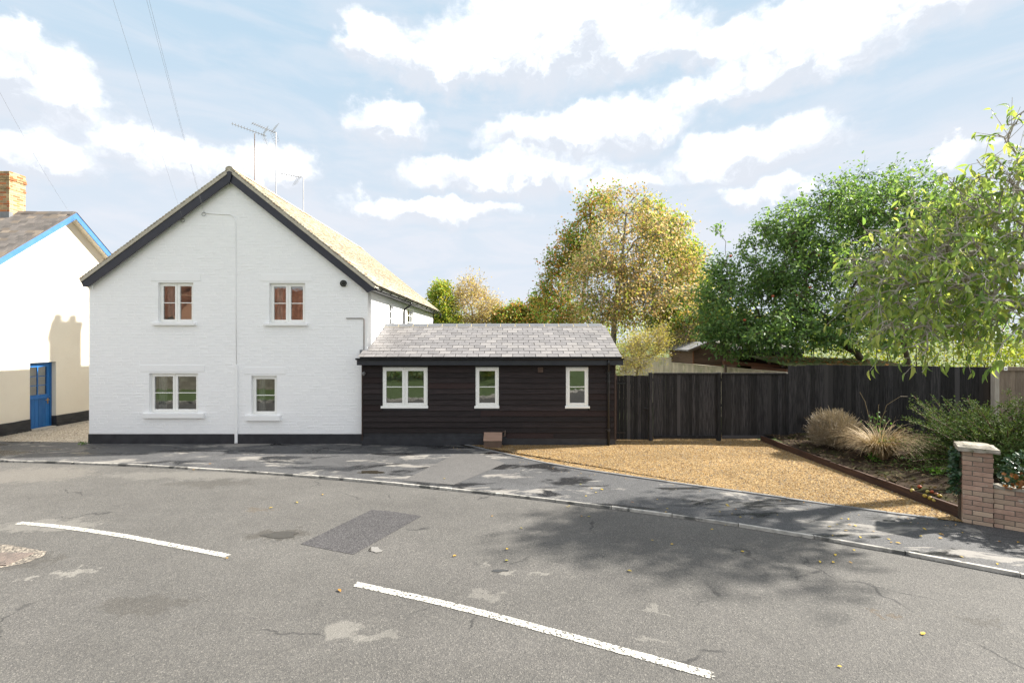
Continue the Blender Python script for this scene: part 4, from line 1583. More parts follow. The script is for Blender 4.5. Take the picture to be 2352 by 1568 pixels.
# stable door
dx_ = NX - .15
mb = MB()
y0, y1 = DOOR[0], DOOR[1]
fr = .06
mb.box(dx_ - .06, dx_ + .01, y0, y0 + fr, 0, 2.12).box(dx_ - .06, dx_ + .01, y1 - fr, y1, 0, 2.12).box(dx_ - .06, dx_ + .01, y0 + fr, y1 - fr, 2.05, 2.12)
dr = mb.build('door', BLUE, nb)
zl = V(915, 14.4)
a, b = y0 + fr, y1 - fr
mb = MB()   # glazed upper leaf
for (p, q, r_, s_) in ((a, a + .06, zl, 2.05), (b - .09, b, zl, 2.05), (a + .06, b - .09, zl, zl + .10), (a + .06, b - .09, 1.97, 2.05)):
    mb.box(dx_ - .05, dx_ - .004, p, q, r_, s_)
ga, gb, gc, gd = a + .06, b - .09, zl + .10, 1.97
mb.box(dx_ - .045, dx_ - .012, (ga + gb) / 2 - .014, (ga + gb) / 2 + .014, gc, gd)
for k in (1, 2):
    zz = gc + (gd - gc) * k / 3
    mb.box(dx_ - .044, dx_ - .013, ga, gb, zz - .012, zz + .012)
mb.box(dx_ - .004, dx_ + .03, a, b, zl - .02, zl + .02)
mb.build('upper_leaf', BLUE_LIGHT if False else BLUE, dr)
for i in range(2):
    for k in range(3):
        mb = MB()
        p, q = (ga, (ga + gb) / 2 - .014) if i == 0 else ((ga + gb) / 2 + .014, gb)
        r_, s_ = gc + (gd - gc) * k / 3 + .012 * (k > 0), gc + (gd - gc) * (k + 1) / 3 - .012 * (k < 2)
        mb.add([(dx_ - .03, p, r_), (dx_ - .03, q, r_), (dx_ - .03, q, s_), (dx_ - .03, p, s_)], [(0, 1, 2, 3)])
        mb.build('pane', GLASS, dr)
nbd = 6
for k in range(nbd):
    mb = MB()
    p, q = a + (b - a) * k / nbd, a + (b - a) * (k + 1) / nbd
    mb.cbox(dx_ - .045, dx_ - .006 + random.uniform(-.002, .002), p + .002, q - .002, .02, zl - .022, .004)
    mb.build('door_board', BLUE, dr)
BRASS = mat('brass', (.45, .28, .10), rough=.4, metal=.7)
mb = MB()
mb.cbox(dx_ - .005, dx_ + .004, b - .075, b - .035, zl - .22, zl - .04, .002)
mb.tube([(dx_, b - .055, zl - .09), (dx_ + .05, b - .055, zl - .09), (dx_ + .055, b - .07, zl - .09), (dx_ + .055, b - .18, zl - .085)], .011, 8)
mb.build('handle', BRASS, dr, True)
mb = MB()
mb.cbox(NX - .2, NX + .03, y0 + .01, y1 - .01, -.02, .03, .01)
mb.build('doorstep', MORTAR, nb)
w = MB()
w.box(NX - 3, NX - .9, 13.5, 13.55, 0, 2.4).box(NX - 3, NX - .2, 15.6, 15.65, 0, 2.4).box(NX - 3.05, NX - 3, 13.5, 15.6, 0, 2.4)
w.build('inner_wall', ROOM, nb)
# roof
ov = .28
m = MB()
for sgn in (-1, 1):
    ye = NAY + sgn * 4.75
    m.prism([(NX + ov - .02, NAY, NAZ - .03), (NX + ov - .02, ye, nz(ye) - .03), (NX + ov - .02, ye, nz(ye) - .10), (NX + ov - .02, NAY, NAZ - .12)], (-9.3, 0, 0))
nroof = m.build('roof', CREAM, nb)
# slates on the slope towards the road (the part in view)
d = Vector((0, -1, -SL)).normalized()
nrm = Vector((0, -SL, 1)).normalized()
L = 4.75 * math.sqrt(1 + SL * SL)
g_ = .17
rest = MB()
cnt = 0
one = MB()
one.obox((0, 0, 0), (.126, 0, 0), (0, .17, 0), (0, 0, .005))
sme = one.mesh('slate', SLATE_OLD)
Rm = Matrix((Vector((1, 0, 0)), -d, nrm)).transposed()
for r in range(int(L / g_)):
    for k in range(18):
        x = NX + ov - .01 - .128 - k * .256 - (.128 if r % 2 else 0)
        p = Vector((x, NAY, NAZ)) + d * (r * g_ + .14) + nrm * (.012 + random.uniform(0, .004))
        if p.z > 4.7 and k < 9 and cnt < 150:
            e = Rm.to_euler()
            e.rotate_axis('X', .05 + random.uniform(-.015, .015))
            e.rotate_axis('Z', random.uniform(-.012, .012))
            link('slate', sme, nroof, p, e)
            cnt += 1
        else:
            rest.obox(p, (.126, 0, 0), d * .17 - nrm * -.008, nrm * .005, random.random())
m = MB()
tag(rest.build('slatework', SLATE_OLD, nroof), kind='stuff')
mb = MB()
mb.prism([(NX + ov, NAY + .03, NAZ + .012), (NX + ov, NAY + 4.75, nz(NAY + 4.75) + .012), (NX + ov, NAY + 4.75, nz(NAY + 4.75) - .02), (NX + ov, NAY + .03, NAZ - .02)], (-9.2, 0, 0))
mb.build('rear_slates', SLATE_OLD, nroof)
for k in range(8):
    mb = MB()
    x1_ = NX + ov - .02 - k * .42
    mb.prism([(x1_, NAY - .15, NAZ - .085), (x1_, NAY - .02, NAZ + .045), (x1_, NAY + .02, NAZ + .045), (x1_, NAY + .15, NAZ - .085), (x1_, NAY, NAZ + .02)], (-.41, 0, random.uniform(-.008, .008)))
    mb.build('ridge_tile', SLATE_OLD, nroof)
for sgn in (-1, 1):
    ye = NAY + sgn * 4.7
    mb = MB()
    mb.prism([(NX + ov, NAY, NAZ - .005), (NX + ov, ye, nz(ye) - .005), (NX + ov, ye, nz(ye) - .20), (NX + ov, NAY, NAZ - .21)], (.028, 0, 0))
    mb.build('bargeboard', BLUE_LIGHT, nb)
    mb = MB()
    mb.prism([(NX + ov + .001, NAY, NAZ + .022), (NX + ov + .001, ye, nz(ye) + .022), (NX + ov + .001, ye, nz(ye)), (NX + ov + .001, NAY, NAZ)], (.038, 0, 0))
    mb.build('verge_edge', BLACK if sgn > 0 else SLATE_OLD, nb)
# chimney in brick courses
cx1, cy0, cy1 = -16.62, 15.05, 15.56
cz0, cz1 = 6.6, V(391, 14.95)
m = MB()
m.box(cx1 - .9, cx1 - .006, cy0 + .006, cy1 - .006, cz0, cz1 - .03)
ch = m.build('chimney', MORTAR, nb)
CHB = mat('mixed_chimney_brick', (0.46, 0.32, 0.16), (0.34, 0.24, 0.13), scale=9, rough=0.9, bump=0.7, var=0.28, c3=(0.45, 0.14, 0.045), c3amt=0.3)
z = 7.0
r = 0
while z < cz1 - .04:
    pr = .025 if (cz1 - z) < .31 and (cz1 - z) > .16 else (.012 if (cz1 - z) < .62 and (cz1 - z) > .55 else 0)
    for (seg, face) in ((.22, 'front'), (.22, 'side')):
        if face == 'front':
            x = cx1 + pr
            first = .105 if r % 2 else .215
            while x > cx1 - .8:
                b_ = MB()
                b_.cbox(x - first + .005, x - .005, cy0 - pr, cy0 + .02, z, z + .065, .004)
                b_.build('brick', CHB, ch)
                x -= first
                first = .22
        else:
            y = cy0 - pr + (.22 if r % 2 else .11)
            y_prev = cy0 - pr + .021
            while y_prev < cy1 + pr - .02:
                b_ = MB()
                b_.cbox(cx1 - .03, cx1 + pr - .001, y_prev + .004, min(y, cy1 + pr) - .004, z + .0005, z + .0645, .004)
                b_.build('brick', CHB, ch)
                y_prev = y
                y += .22
    z += .075
    r += 1
mb = MB()
mb.box(cx1 - .9, cx1 + .01, cy0 - .02, cy0 + .1, NAZ - .30, NAZ - .05)
mb.build('chimney_flashing', LEAD, nb)

# ================================================================== gates and fences
YG = 12.78


def vboard(x0, x1, z0, z1, y, parent, material, name='board', dirx=Vector((1, 0, 0)), org=None, t=.018):
    """upright feather-edged board, thicker on its right edge"""
    mb = MB()
    jz = random.uniform(-.006, .006)
    if org is None:
        org = Vector((0, y, 0))
    nrm = Vector((dirx.y, -dirx.x, 0))

    def q(s, d, z):
        return org + dirx * s + nrm * d + Vector((0, 0, z))
    tt = t + random.uniform(-.003, .003)
    mb.prism([q(x0, 0, z0), q(x1, 0, z0), q(x1, tt, z0), q(x0, .006, z0)], (0, 0, z1 - z0 + jz))
    return mb.build(name, material, parent)


def post(name, u0, u1, vt, y, label, dy=.1, group=None):
    t = thing(name, (U((u0 + u1) / 2, y), y, 0), label, 'post', group)
    mb = MB()
    mb.cbox(U(u0, y), U(u1, y), y, y + dy, -.05, V(vt, y), .006)
    mb.build('shaft', TARFENCE, t)
    mb = MB()
    zt = V(vt, y)
    a, b = U(u0, y) - .004, U(u1, y) + .004
    mb.add([(a, y - .004, zt), (b, y - .004, zt), (b, y + dy, zt), (a, y + dy, zt), ((a + b) / 2, y + dy / 2, zt + .02)], [(0, 1, 4), (1, 2, 4), (2, 3, 4), (3, 0, 4), (3, 2, 1, 0)])
    mb.build('cap', TARFENCE, t)
    return t


post('gate_post', 1491.5, 1499.5, 856, YG - .06, 'black gate post between the narrow gate and the wide gates')
post('gate_post', 1647.8, 1656.5, 856, YG - .06, 'black gate post in the middle of the wide driveway gates')
post('gate_post', 1804, 1811.5, 858, YG - .03, 'black gate post where the gates meet the tall fence')


def gate(name, u0, u1, vt, vb_, label, rails=True, n=18):
    x0, x1 = U(u0, YG), U(u1, YG)
    zt, zb = V(vt, YG), max(.04, V(vb_, YG))
    t = thing(name, ((x0 + x1) / 2, YG, 0), label, 'gate')
    ws = np.cumsum([0] + [random.uniform(.8, 1.2) for _ in range(n)])
    ws = x0 + (x1 - x0) * ws / ws[-1]
    for a, b in zip(ws, ws[1:]):
        vboard(a + .003, b - .003, zb + (.05 if rails else 0), zt - (.03 if rails else 0), YG, t, TARFENCE)
    if rails:
        mb = MB()
        mb.cbox(x0 + .005, x1 - .005, YG - .05, YG - .019, zt - .05, zt, .005)
        mb.build('top_rail', TARFENCE, t)
        mb = MB()
        mb.cbox(x0 + .005, x1 - .005, YG - .05, YG - .019, zb, zb + .085, .005)
        mb.build('bottom_rail', TARFENCE, t)
    mb = MB()
    for zz in (zb + .2, (zb + zt) / 2, zt - .2):
        mb.box(x0 + .01, x1 - .01, YG + .002, YG + .04, zz - .04, zz + .04)
    mb.build('back_rail', TARFENCE, t)
    return t


pg = gate('pedestrian_gate', 1415.5, 1489, 862, 1009, 'narrow black boarded gate beside the outbuilding corner', False, 9)
for vv in (880, 993):
    mb = MB()
    mb.box(U(1415, YG), U(1436, YG), YG - .026, YG - .018, V(vv + 1.3, YG), V(vv - 1.3, YG))
    mb.build('hinge', PLAST, pg)
mb = MB()
c = P(1482, 938, YG - .03)
mb.tube([c + Vector((0, .015, 0)), c, c + Vector((0, -.02, 0)), c + Vector((.03, -.035, 0)), c + Vector((.09, -.035, 0))], .011, 8)
mb.tube([c + Vector((0, .015, 0)), c + Vector((0, -.004, 0))], .032, 12)
mb.build('handle', PLAST, pg, True)
mb = MB()
mb.cbox(U(1413, YG), U(1415.4, YG), YG - .04, YG + .06, 0, V(860, YG), .004)
mb.build('hinge_post', mat('red_brown_post', (.08, .04, .03), (.05, .03, .02), rough=.7, bump=.4), pg)
gate('driveway_gate', 1499.5, 1648, 855.5, 1006, 'left leaf of the wide black driveway gates with boards and rails', True, 19)
gate('driveway_gate', 1656.5, 1804, 855.5, 1006, 'right leaf of the wide black driveway gates, ending at the tall fence', True, 19)


def fence_run(t, a, b, ztop, zbot, material, bw, step_fn=None, t_=.02):
    a, b = Vector(a), Vector(b)
    d = (b - a)
    L = d.length
    d.normalize()
    n = int(L / bw)
    for k in range(n):
        s0, s1 = L * k / n, L * (k + 1) / n
        f = (k + .5) / n
        zt = ztop(f) + random.uniform(-.008, .008)
        vboard(s0 + .003, s1 - .003, zbot(f), zt, 0, t, material, 'board', d, a, t_)


tf = thing('tall_fence', (10, 12.5, .1), 'tall black close-boarded fence behind the planted bed', 'fence')
fa, fb = (7.735, 12.765, 0), (U(2281, 12.13), 12.13, 0)
z840, z837 = V(840, 12.75), V(836.7, 12.68)
fence_run(tf, fa, fb, lambda f: (z840 if f < .1 else z837 + (V(843, 12.13) - z837) * f), lambda f: .17, TARFENCE, .115)
mb = MB()
mb.obox(((fa[0] + fb[0]) / 2, (fa[1] + fb[1]) / 2 - .02, .18), ((fb[0] - fa[0]) / 2, (fb[1] - fa[1]) / 2, 0), (0, .012, 0), (0, 0, .075))
mb.build('gravel_board', TARFENCE, tf)
mb = MB()
for zz in (.5, 1.2, 1.8):
    mb.obox(((fa[0] + fb[0]) / 2, (fa[1] + fb[1]) / 2 + .03, zz), ((fb[0] - fa[0]) / 2, (fb[1] - fa[1]) / 2, 0), (0, .02, 0), (0, 0, .035))
mb.build('back_rail', TARFENCE, tf)

OLDWOOD = mat('weathered_fence_wood', (.24, .19, .145), (.17, .13, .10), scale=7, stretch=(6, 6, .5), rough=.85, bump=.5, bscale=25, bstretch=(6, 6, .5), var=.2)
PALEWOOD = mat('pale_fence_wood', (.55, .49, .37), (.43, .38, .28), scale=5, stretch=(6, 6, .5), rough=.85, bump=.4, bscale=25, bstretch=(6, 6, .5), var=.2,
               blotch=((.34, .33, .21), 2.2, .5, .66))
yo = 11.9
of = thing('old_fence', (U(2320, yo), yo, .1), 'weathered brown fence panel with a pale post at the right edge', 'fence')
mb = MB()
mb.cbox(U(2279, yo), U(2290, yo), yo - .06, yo + .05, 0, V(846, yo), .006)
mb.build('post', mat('pale_post', (.42, .38, .33), (.33, .29, .25), scale=6, stretch=(5, 5, .5), rough=.85, bump=.4), of)
fence_run(of, (U(2290, yo), yo, 0), (U(2290, yo) + 3.0, yo - .4, 0), lambda f: V(850, yo), lambda f: .1, OLDWOOD, .13)
mb = MB()
mb.obox((U(2290, yo) + 1.5, yo - .24, V(846, yo)), (1.5, -.2, 0), (.0, .02, 0), (0, 0, .05))
mb.build('top_rail', OLDWOOD, of)
mb = MB()
c = Vector((U(2298, yo), yo - .12, V(846, yo)))
mb.cbox(c.x - .045, c.x + .045, c.y - .006, c.y, c.z - .045, c.z + .045, .002)
pq = mb.build('number_plate', WHITE_SMOOTH, of)
mb = MB()
mb.box(c.x - .016, c.x + .018, c.y - .009, c.y - .0065, c.z - .012, c.z + .012)
mb.build('plate_mark', PLAST, pq)

rf = thing('rear_fence', (7.6, 17, 0), 'pale weathered close-boarded fence running back behind the gates', 'fence')
ra, rb = Vector((8.32, 13.65, 0)), Vector((7.11, 20.3, 0))
fence_run(rf, ra, rb, lambda f: 1.83, lambda f: 0., PALEWOOD, .13)
mb = MB()
dd = rb - ra
mb.obox((ra + rb) / 2 + Vector((0, 0, 1.845)), dd / 2, (.035, .006, 0), (0, 0, .014))
mb.build('capping', PALEWOOD, rf)
rc = Vector((5.2, 22.0, 0))
fence_run(rf, rb, rc, lambda f: 2.05, lambda f: 0., PALEWOOD, .13)
mb = MB()
mb.obox((rc + rb) / 2 + Vector((0, 0, 2.06)), (rc - rb) / 2, (.02, .03, 0), (0, 0, .014))
mb.build('capping', PALEWOOD, rf)

# ================================================================== sheds beyond the fences
SHEDW = mat('brown_shed_board', (.13, .082, .055), (.085, .055, .038), scale=5, stretch=(.5, .5, 6), rough=.75, bump=.3, var=.18, c3=(.19, .085, .045), c3amt=.15)
FELT = mat('grey_roofing_felt', (.25, .25, .26), (.18, .18, .185), scale=3, rough=.85, bump=.4, blotch=((.12, .11, .04), 1.3, .52, .66))
ys_ = 19.0
shed = thing('garden_shed', (U(1635, ys_), ys_, 0), 'small brown boarded shed with a low gabled roof', 'shed')
xl_, xr_ = U(1591, ys_), U(1677, ys_)
za, ze = V(784.5, ys_), V(802, ys_)
ax_ = U(1624.5, ys_)
m = MB()
m.prism([(xl_, ys_ + .02, 0), (xr_, ys_ + .02, 0), (xr_, ys_ + .02, ze - .02), (ax_, ys_ + .02, za - .09), (xl_, ys_ + .02, ze - .02)], (0, 2.8, 0))
sw_ = m.build('wall', SHEDW, shed)
k = 0
zz = 1.4
while zz < za - .2:
    z2 = zz + .135
    xa, xb = xl_, xr_
    if z2 > ze - .1:
        f = (z2 - (ze - .1)) / max(.01, (za - ze))
        xa = xl_ + (ax_ - xl_) * min(1, f)
        xb = xr_ - (xr_ - ax_) * min(1, f)
    if xb - xa > .1:
        mb = MB()
        mb.prism([(xa, ys_ + .018, zz), (xa, ys_ - .012, zz), (xa, ys_ + .002, z2), (xa, ys_ + .018, z2)], (xb - xa, 0, 0))
        mb.build('board', SHEDW, sw_)
    zz = z2
for (e, nm) in (((U(1577, ys_), V(803, ys_)), 0), ((U(1690, ys_), V(812, ys_)), 1)):
    mb = MB()
    mb.prism([(ax_, ys_ - .14, za), (e[0], ys_ - .14, e[1]), (e[0], ys_ - .14, e[1] - .05), (ax_, ys_ - .14, za - .06)], (0, 3.1, 0))
    mb.build('roof', FELT, shed)
    mb = MB()
    mb.prism([(ax_, ys_ - .165, za - .02), (e[0], ys_ - .165, e[1] - .02), (e[0], ys_ - .165, e[1] - .11), (ax_, ys_ - .165, za - .11)], (0, .022, 0))
    mb.build('bargeboard', mat('shed_barge', (.17, .12, .085), (.12, .085, .06), rough=.7), shed)
for x in (xl_ - .01, xr_ - .05):
    mb = MB()
    mb.cbox(x, x + .06, ys_ - .03, ys_ + .02, 0, ze - .05, .004)
    mb.build('corner_post', SHEDW, shed)

yb_ = 18.2
os_ = thing('open_shed', (U(1765, yb_), yb_, 0), 'low open-fronted shed with a shallow grey roof beside the brown shed', 'shed')
m = MB()
x0, x1 = U(1690, yb_), U(1843, yb_)
m.prism([(x0, yb_, V(806, yb_)), (x0, yb_, V(801, yb_)), (x0, yb_ + 2.6, V(779, yb_ + 2.6)), (x0, yb_ + 5, V(806, yb_)), ], (x1 - x0, 0, 0))
m.build('roof', FELT, os_)
m = MB()
m.box(x0, x1 + .05, yb_ - .03, yb_ - .002, V(812, yb_), V(802, yb_))
m.build('fascia', BLACK, os_)
m = MB()
m.box(x0, x1, yb_ + 2.4, yb_ + 2.5, 0, 2.5).box(x0, x0 + .1, yb_ + .1, yb_ + 2.4, 0, 2.4).box(x1 - .1, x1, yb_ + .1, yb_ + 2.4, 0, 2.4)
m.build('wall', SHEDW, os_)
for x in (x0 + .02, (x0 + x1) / 2, x1 - .1):
    m = MB()
    m.cbox(x, x + .09, yb_ + .02, yb_ + .11, 0, V(807, yb_), .006)
    m.build('post', SHEDW, os_)

rl_ = thing('timber_rail', (U(1735, 16.2), 16.2, 0), 'brown timber rail on posts in front of the open shed', 'rail')
m = MB()
m.prism([P(1661, 836, 16.2), P(1661, 828, 16.2), P(1795, 838, 15.6), P(1795, 846, 15.6)], (0, .05, 0))
m.build('rail', SHEDW, rl_)
for u, v0 in ((1672, 820), (1790, 838)):
    m = MB()
    a = P(u, v0, 16.1)
    m.cbox(a.x - .04, a.x + .04, 16.27 if u < 1700 else 15.68, 16.36 if u < 1700 else 15.77, 0, a.z, .006)
    m.build('post', OLDWOOD, rl_)

# corrugated lean-to
MOSS = mat('mossy_corrugated_sheet', (.14, .21, .05), (.22, .20, .12), scale=2.2, rough=.9, bump=.7, bscale=14, blotch=((.24, .18, .13), 2.6, .55, .68))
ct = thing('corrugated_shed', (11.2, 15.2, 0), 'low shed with a mossy corrugated roof just above the tall fence', 'shed')
x0, x1 = U(1790, 14.6), U(2120, 14.6)
ya, yb2 = 14.3, 16.6
za, zb_ = V(838.5, ya), V(817, yb2)
n = 150
vs, fs = [], []
for i in range(n + 1):
    x = x0 + (x1 - x0) * i / n
    zz = .022 * math.sin(i * math.pi * 2 / 6)
    lean = -.12 * i / n
    vs += [(x, ya, za + zz + lean), (x, yb2, zb_ + zz + lean), (x, ya, za + zz + lean - .012), (x, yb2, zb_ + zz + lean - .012)]
for i in range(n):
    a, b = i * 4, i * 4 + 4
    fs += [(a, b, b + 1, a + 1), (a + 2, a + 3, b + 3, b + 2), (a, a + 2, b + 2, b)]
m = MB()
m.add(vs, fs)
m.build('roof', MOSS, ct)
m = MB()
m.box(x0 + .1, x1 - .1, ya + .1, yb2 - .1, 0, za - .14)
m.build('wall', mat('red_brown_shed_wall', (.17, .075, .04), (.11, .055, .033), scale=5, stretch=(.5, .5, 6), rough=.8, bump=.4), ct)
# windfalls and brown leaves lying on that roof
n = 260
x = RNG.uniform(x0 + .2, x1 - .3, n)
f = RNG.uniform(.03, .97, n)
pos = np.stack([x, ya + (yb2 - ya) * f, za + (zb_ - za) * f + .035 - .12 * (x - x0) / (x1 - x0)], 1)
LITTER = leaf_mat('leaf_litter', [(.14, .07, .03), (.32, .13, .05), (.5, .22, .06), (.2, .12, .06), (.42, .3, .1)], trans=.15, rough=.7)
v, fc, tt = leaf_cloud(pos, RNG.normal(size=(n, 3)) * np.array([1, 1, .2]), RNG.uniform(.11, .2, n), LEAF_MID, RNG.random(n) * .999, RNG.uniform(-.4, .4, n))
tag(link('roof_litter', np_mesh('roof_litter', v, fc, tt, LITTER)), 'brown and orange fallen leaves on the mossy corrugated roof', 'fallen leaves', kind='stuff')

# ================================================================== planted bed, edging, brick wall
bed_poly = [(7.0, 12.78), (7.06, 10.0), (7.2, 7.34), (7.08, 7.12), (7.3, 6.95), (11.4, 3.8), (16, 6), (16, 11.4), (12.8, 12.1), (7.8, 12.75)]
nx, ny = 60, 60
gx_, gy_ = np.meshgrid(np.linspace(6.9, 16, nx), np.linspace(3.6, 12.85, ny))


def bed_z(x, y):
    d = np.clip(x - 7.1, 0, 3)
    return .115 + .035 * d + .02 * np.clip(y - 9, 0, 4) + .02 * np.sin(x * 5.1 + y * 3.3) + .012 * np.sin(x * 11 - y * 9.7) + .01 * np.sin(y * 17 + x * 6)


Z = bed_z(gx_, gy_)
vs = np.stack([gx_.ravel(), gy_.ravel(), Z.ravel()], 1)
fs = np.array([(j * nx + i, j * nx + i + 1, (j + 1) * nx + i + 1, (j + 1) * nx + i) for j in range(ny - 1) for i in range(nx - 1)])
cen = vs[fs].mean(1)
keep = inside(bed_poly, cen[:, 0], cen[:, 1])
tag(link('bed_soil', np_mesh('bed_soil', vs, fs[keep], None, SOIL, smooth=True)), kind='structure')
n = 5200
x = RNG.uniform(7.05, 11.5, n)
y = RNG.uniform(5.0, 12.6, n)
k = inside(bed_poly, x, y)
x, y = x[k], y[k]
n = len(x)
pos = np.stack([x, y, bed_z(x, y) + RNG.uniform(0, .03, n)], 1)
v, fc, tt = leaf_cloud(pos, RNG.normal(size=(n, 3)) * np.array([1, 1, .35]), RNG.uniform(.025, .085, n), LEAF_FAR, RNG.random(n) * .999)
LIT2 = leaf_mat('bed_litter', [(.03, .022, .015), (.09, .06, .034), (.17, .125, .075), (.05, .065, .018), (.11, .09, .06), (.06, .036, .02)], trans=.1, rough=.9, spec=.05)
tag(link('leaf_litter', np_mesh('leaf_litter', v, fc, tt, LIT2)), 'dry leaf litter and twigs strewn over the planted bed', 'leaf litter', kind='stuff')

be = thing('bed_edging', (7.05, 10, 0), 'dark brown timber sleepers edging the planted bed along the gravel', 'edging')
pts = [Vector((6.97, 12.72, 0)), Vector((7.03, 10.05, 0)), Vector((7.19, 7.28, 0))]
for (a, b), zt in zip(zip(pts, pts[1:]), (.155, .14)):
    d = b - a
    mb = MB()
    c = (a + b) / 2
    mb.obox((c.x, c.y, zt / 2 - .02), d / 2 * .998, Vector((d.y, -d.x, 0)).normalized() * .024, (0, 0, zt / 2 + .02))
    mb.build('plank', SLEEPER, be)

gw = thing('garden_wall', PIER, 'low red brick garden wall with a stone-capped pier and ivy', 'wall')
WB = mat('wall_brick', (.37, .25, .19), (.30, .195, .145), scale=9, rough=.9, bump=.7, bscale=70, var=.2, c3=(.40, .30, .22), c3amt=.35, blotch=((.40, .35, .29), 7, .58, .72))
STONE = mat('lichened_stone', (.36, .33, .28), (.22, .20, .16), scale=9, rough=.95, bump=1.0, bscale=30, blotch=((.12, .12, .07), 8, .56, .66))
d = wall_dir
s = Vector((-d.y, d.x, 0))          # into the garden
if s.y < 0:
    s = -s
PH, PW = 1.075, .335


def brick_block(parent, org, L, depth, z0, nrow, skip_left_face=False):
    core = MB()
    c = org + d * (L / 2) + s * (depth / 2)
    core.obox((c.x, c.y, z0 + nrow * .0375), d * (L / 2 - .006), s * (depth / 2 - .006), (0, 0, nrow * .0375))
    o = core.build('core', WALLMORTAR, parent)
    for r in range(nrow):
        x = 0 if r % 2 else -.1125
        while x < L - .02:
            a, b = max(x, 0), min(x + .215, L)
            if b - a > .03:
                mb = MB()
                cc = org + d * ((a + b) / 2) + s * .05 + Vector((0, 0, z0 + r * .075 + .0375))
                jj = random.uniform(-.002, .002)
                h = Vector((0, 0, .0325))
                ax, sy = d * ((b - a) / 2 - .0 if b - a < .2 else .1075), s * (.05 + jj)
                vsb = [cc + i * ax + j * sy + k * h for k in (-1, 1) for i, j in ((-1, -1), (1, -1), (1, 1), (-1, 1))]
                bmx = bmesh.new()
                bvs = [bmx.verts.new(p) for p in vsb]
                for f in ((0, 3, 2, 1), (4, 5, 6, 7), (0, 1, 5, 4), (1, 2, 6, 5), (2, 3, 7, 6), (3, 0, 4, 7)):
                    bmx.faces.new([bvs[i] for i in f])
                bmesh.ops.bevel(bmx, geom=bmx.edges[:], offset=.004, segments=1, affect='EDGES')
                bmx.verts.index_update()
                mb.add([p.co[:] for p in bmx.verts], [tuple(p.index for p in f.verts) for f in bmx.faces])
                bmx.free()
                mb.build('brick', WB, parent)
            x += .225
        # left return
        mb = MB()
        cc = org + d * .05 + s * (.1 + .11) + Vector((0, 0, z0 + r * .075 + .0375))
        mb.obox(cc, d * .0505, s * .105, (0, 0, .0325))
        if not skip_left_face:
            mb.build('brick', WB, parent)
    return o


brick_block(gw, PIER.copy(), PW, .33, -.02, 15)
cap = MB()
co = PIER + d * (PW / 2) + s * .165
bmx = bmesh.new()
prof = [(-.225, -.225), (.225, -.225), (.225, .225), (-.225, .225)]
lo = [bmx.verts.new(co + d * a + s * b + Vector((0, 0, 1.105))) for a, b in prof]
mi = [bmx.verts.new(co + d * a + s * b + Vector((0, 0, 1.165))) for a, b in prof]
hi = [bmx.verts.new(co + d * a * .62 + s * b * .62 + Vector((0, 0, 1.20))) for a, b in prof]
bmx.faces.new(lo[::-1])
bmx.faces.new(hi)
for A_, B2 in ((lo, mi), (mi, hi)):
    for i in range(4):
        bmx.faces.new([A_[i], A_[(i + 1) % 4], B2[(i + 1) % 4], B2[i]])
bmesh.ops.subdivide_edges(bmx, edges=bmx.edges[:], cuts=3, use_grid_fill=True)
for vv in bmx.verts:
    vv.co += Vector((random.uniform(-.006, .006), random.uniform(-.006, .006), random.uniform(-.005, .005)))
bmx.verts.index_update()
cap.add([p.co[:] for p in bmx.verts], [tuple(p.index for p in f.verts) for f in bmx.faces])
bmx.free()
cap.build('pier_cap', STONE, gw)
W0 = PIER + d * (PW + .004) + s * .03
brick_block(gw, W0, 2.6, .22, -.02, 8, True)
mb = MB()
n = 20
for i in range(n):
    c = W0 + d * (2.6 * (i + .5) / n) + s * .1
    mb.obox((c.x, c.y, .605 + random.uniform(-.008, .008)), d * (1.3 / n), s * (.11 + random.uniform(-.006, .006)), (0, 0, .022))
mb.build('coping', STONE, gw)

# ================================================================== plants of the bed


def blades(base, n, length, spread, width, up, curve, rad, jag=6):
    """arching grass blades from a base point"""
    vs, fs, tt = [], [], []
    k = 0
    for i in range(n):
        a = RNG.uniform(0, 2 * math.pi)
        out = np.array([math.cos(a), math.sin(a), 0])
        p = np.array(base) + out * rad * math.sqrt(RNG.random())
        p[2] += 0
        L = length * RNG.uniform(.5, 1.15)
        th = spread * math.sqrt(RNG.uniform(.01, 1))
        side = np.array([-out[1], out[0], 0]) * width
        t = RNG.random() * .999
        for j in range(jag):
            f = j / (jag - 1)
            w_ = (1 - f * .85)
            vs += [p + side * w_, p - side * w_]
            tt += [t, t]
            if j:
                fs.append((k - 2, k - 1, k + 1, k))
            k += 2
            dirv = out * math.sin(th) + np.array([0, 0, math.cos(th)])
            p = p + dirv * L / (jag - 1) + RNG.normal(size=3) * .006
            th += curve * RNG.uniform(.4, 1.3)
    return np.array(vs), np.array(fs), np.array(tt)


DRY = leaf_mat('dry_straw', [(.20, .13, .065), (.36, .26, .14), (.46, .36, .22), (.28, .20, .11)], trans=.15, rough=.6)
DRYT = leaf_mat('dry_twig', [(.15, .12, .085), (.29, .24, .17), (.36, .30, .22), (.22, .185, .13)], trans=.05, rough=.7)
b0 = Vector((8.3, 10.25, .15))
cl = thing('grass_clump', b0, 'arching clump of dry straw-coloured ornamental grass', 'grass clump')
v, f, t = blades(b0, 1000, 1.12, .42, .0075, 1, .31, .16, 8)
link('blades', np_mesh('blades', v, f, t, DRY, b0), cl, b0)
v, f, t = blades(b0, 60, 1.0, .25, .004, 1, .05, .1, 5)
link('stalks', np_mesh('stalks', v, f, t, DRYT, b0), cl, b0)
b1 = Vector((7.98, 11.25, .22))
ds = thing('dry_shrub', b1, 'rounded beige dried-out shrub in front of the tall black fence', 'shrub')
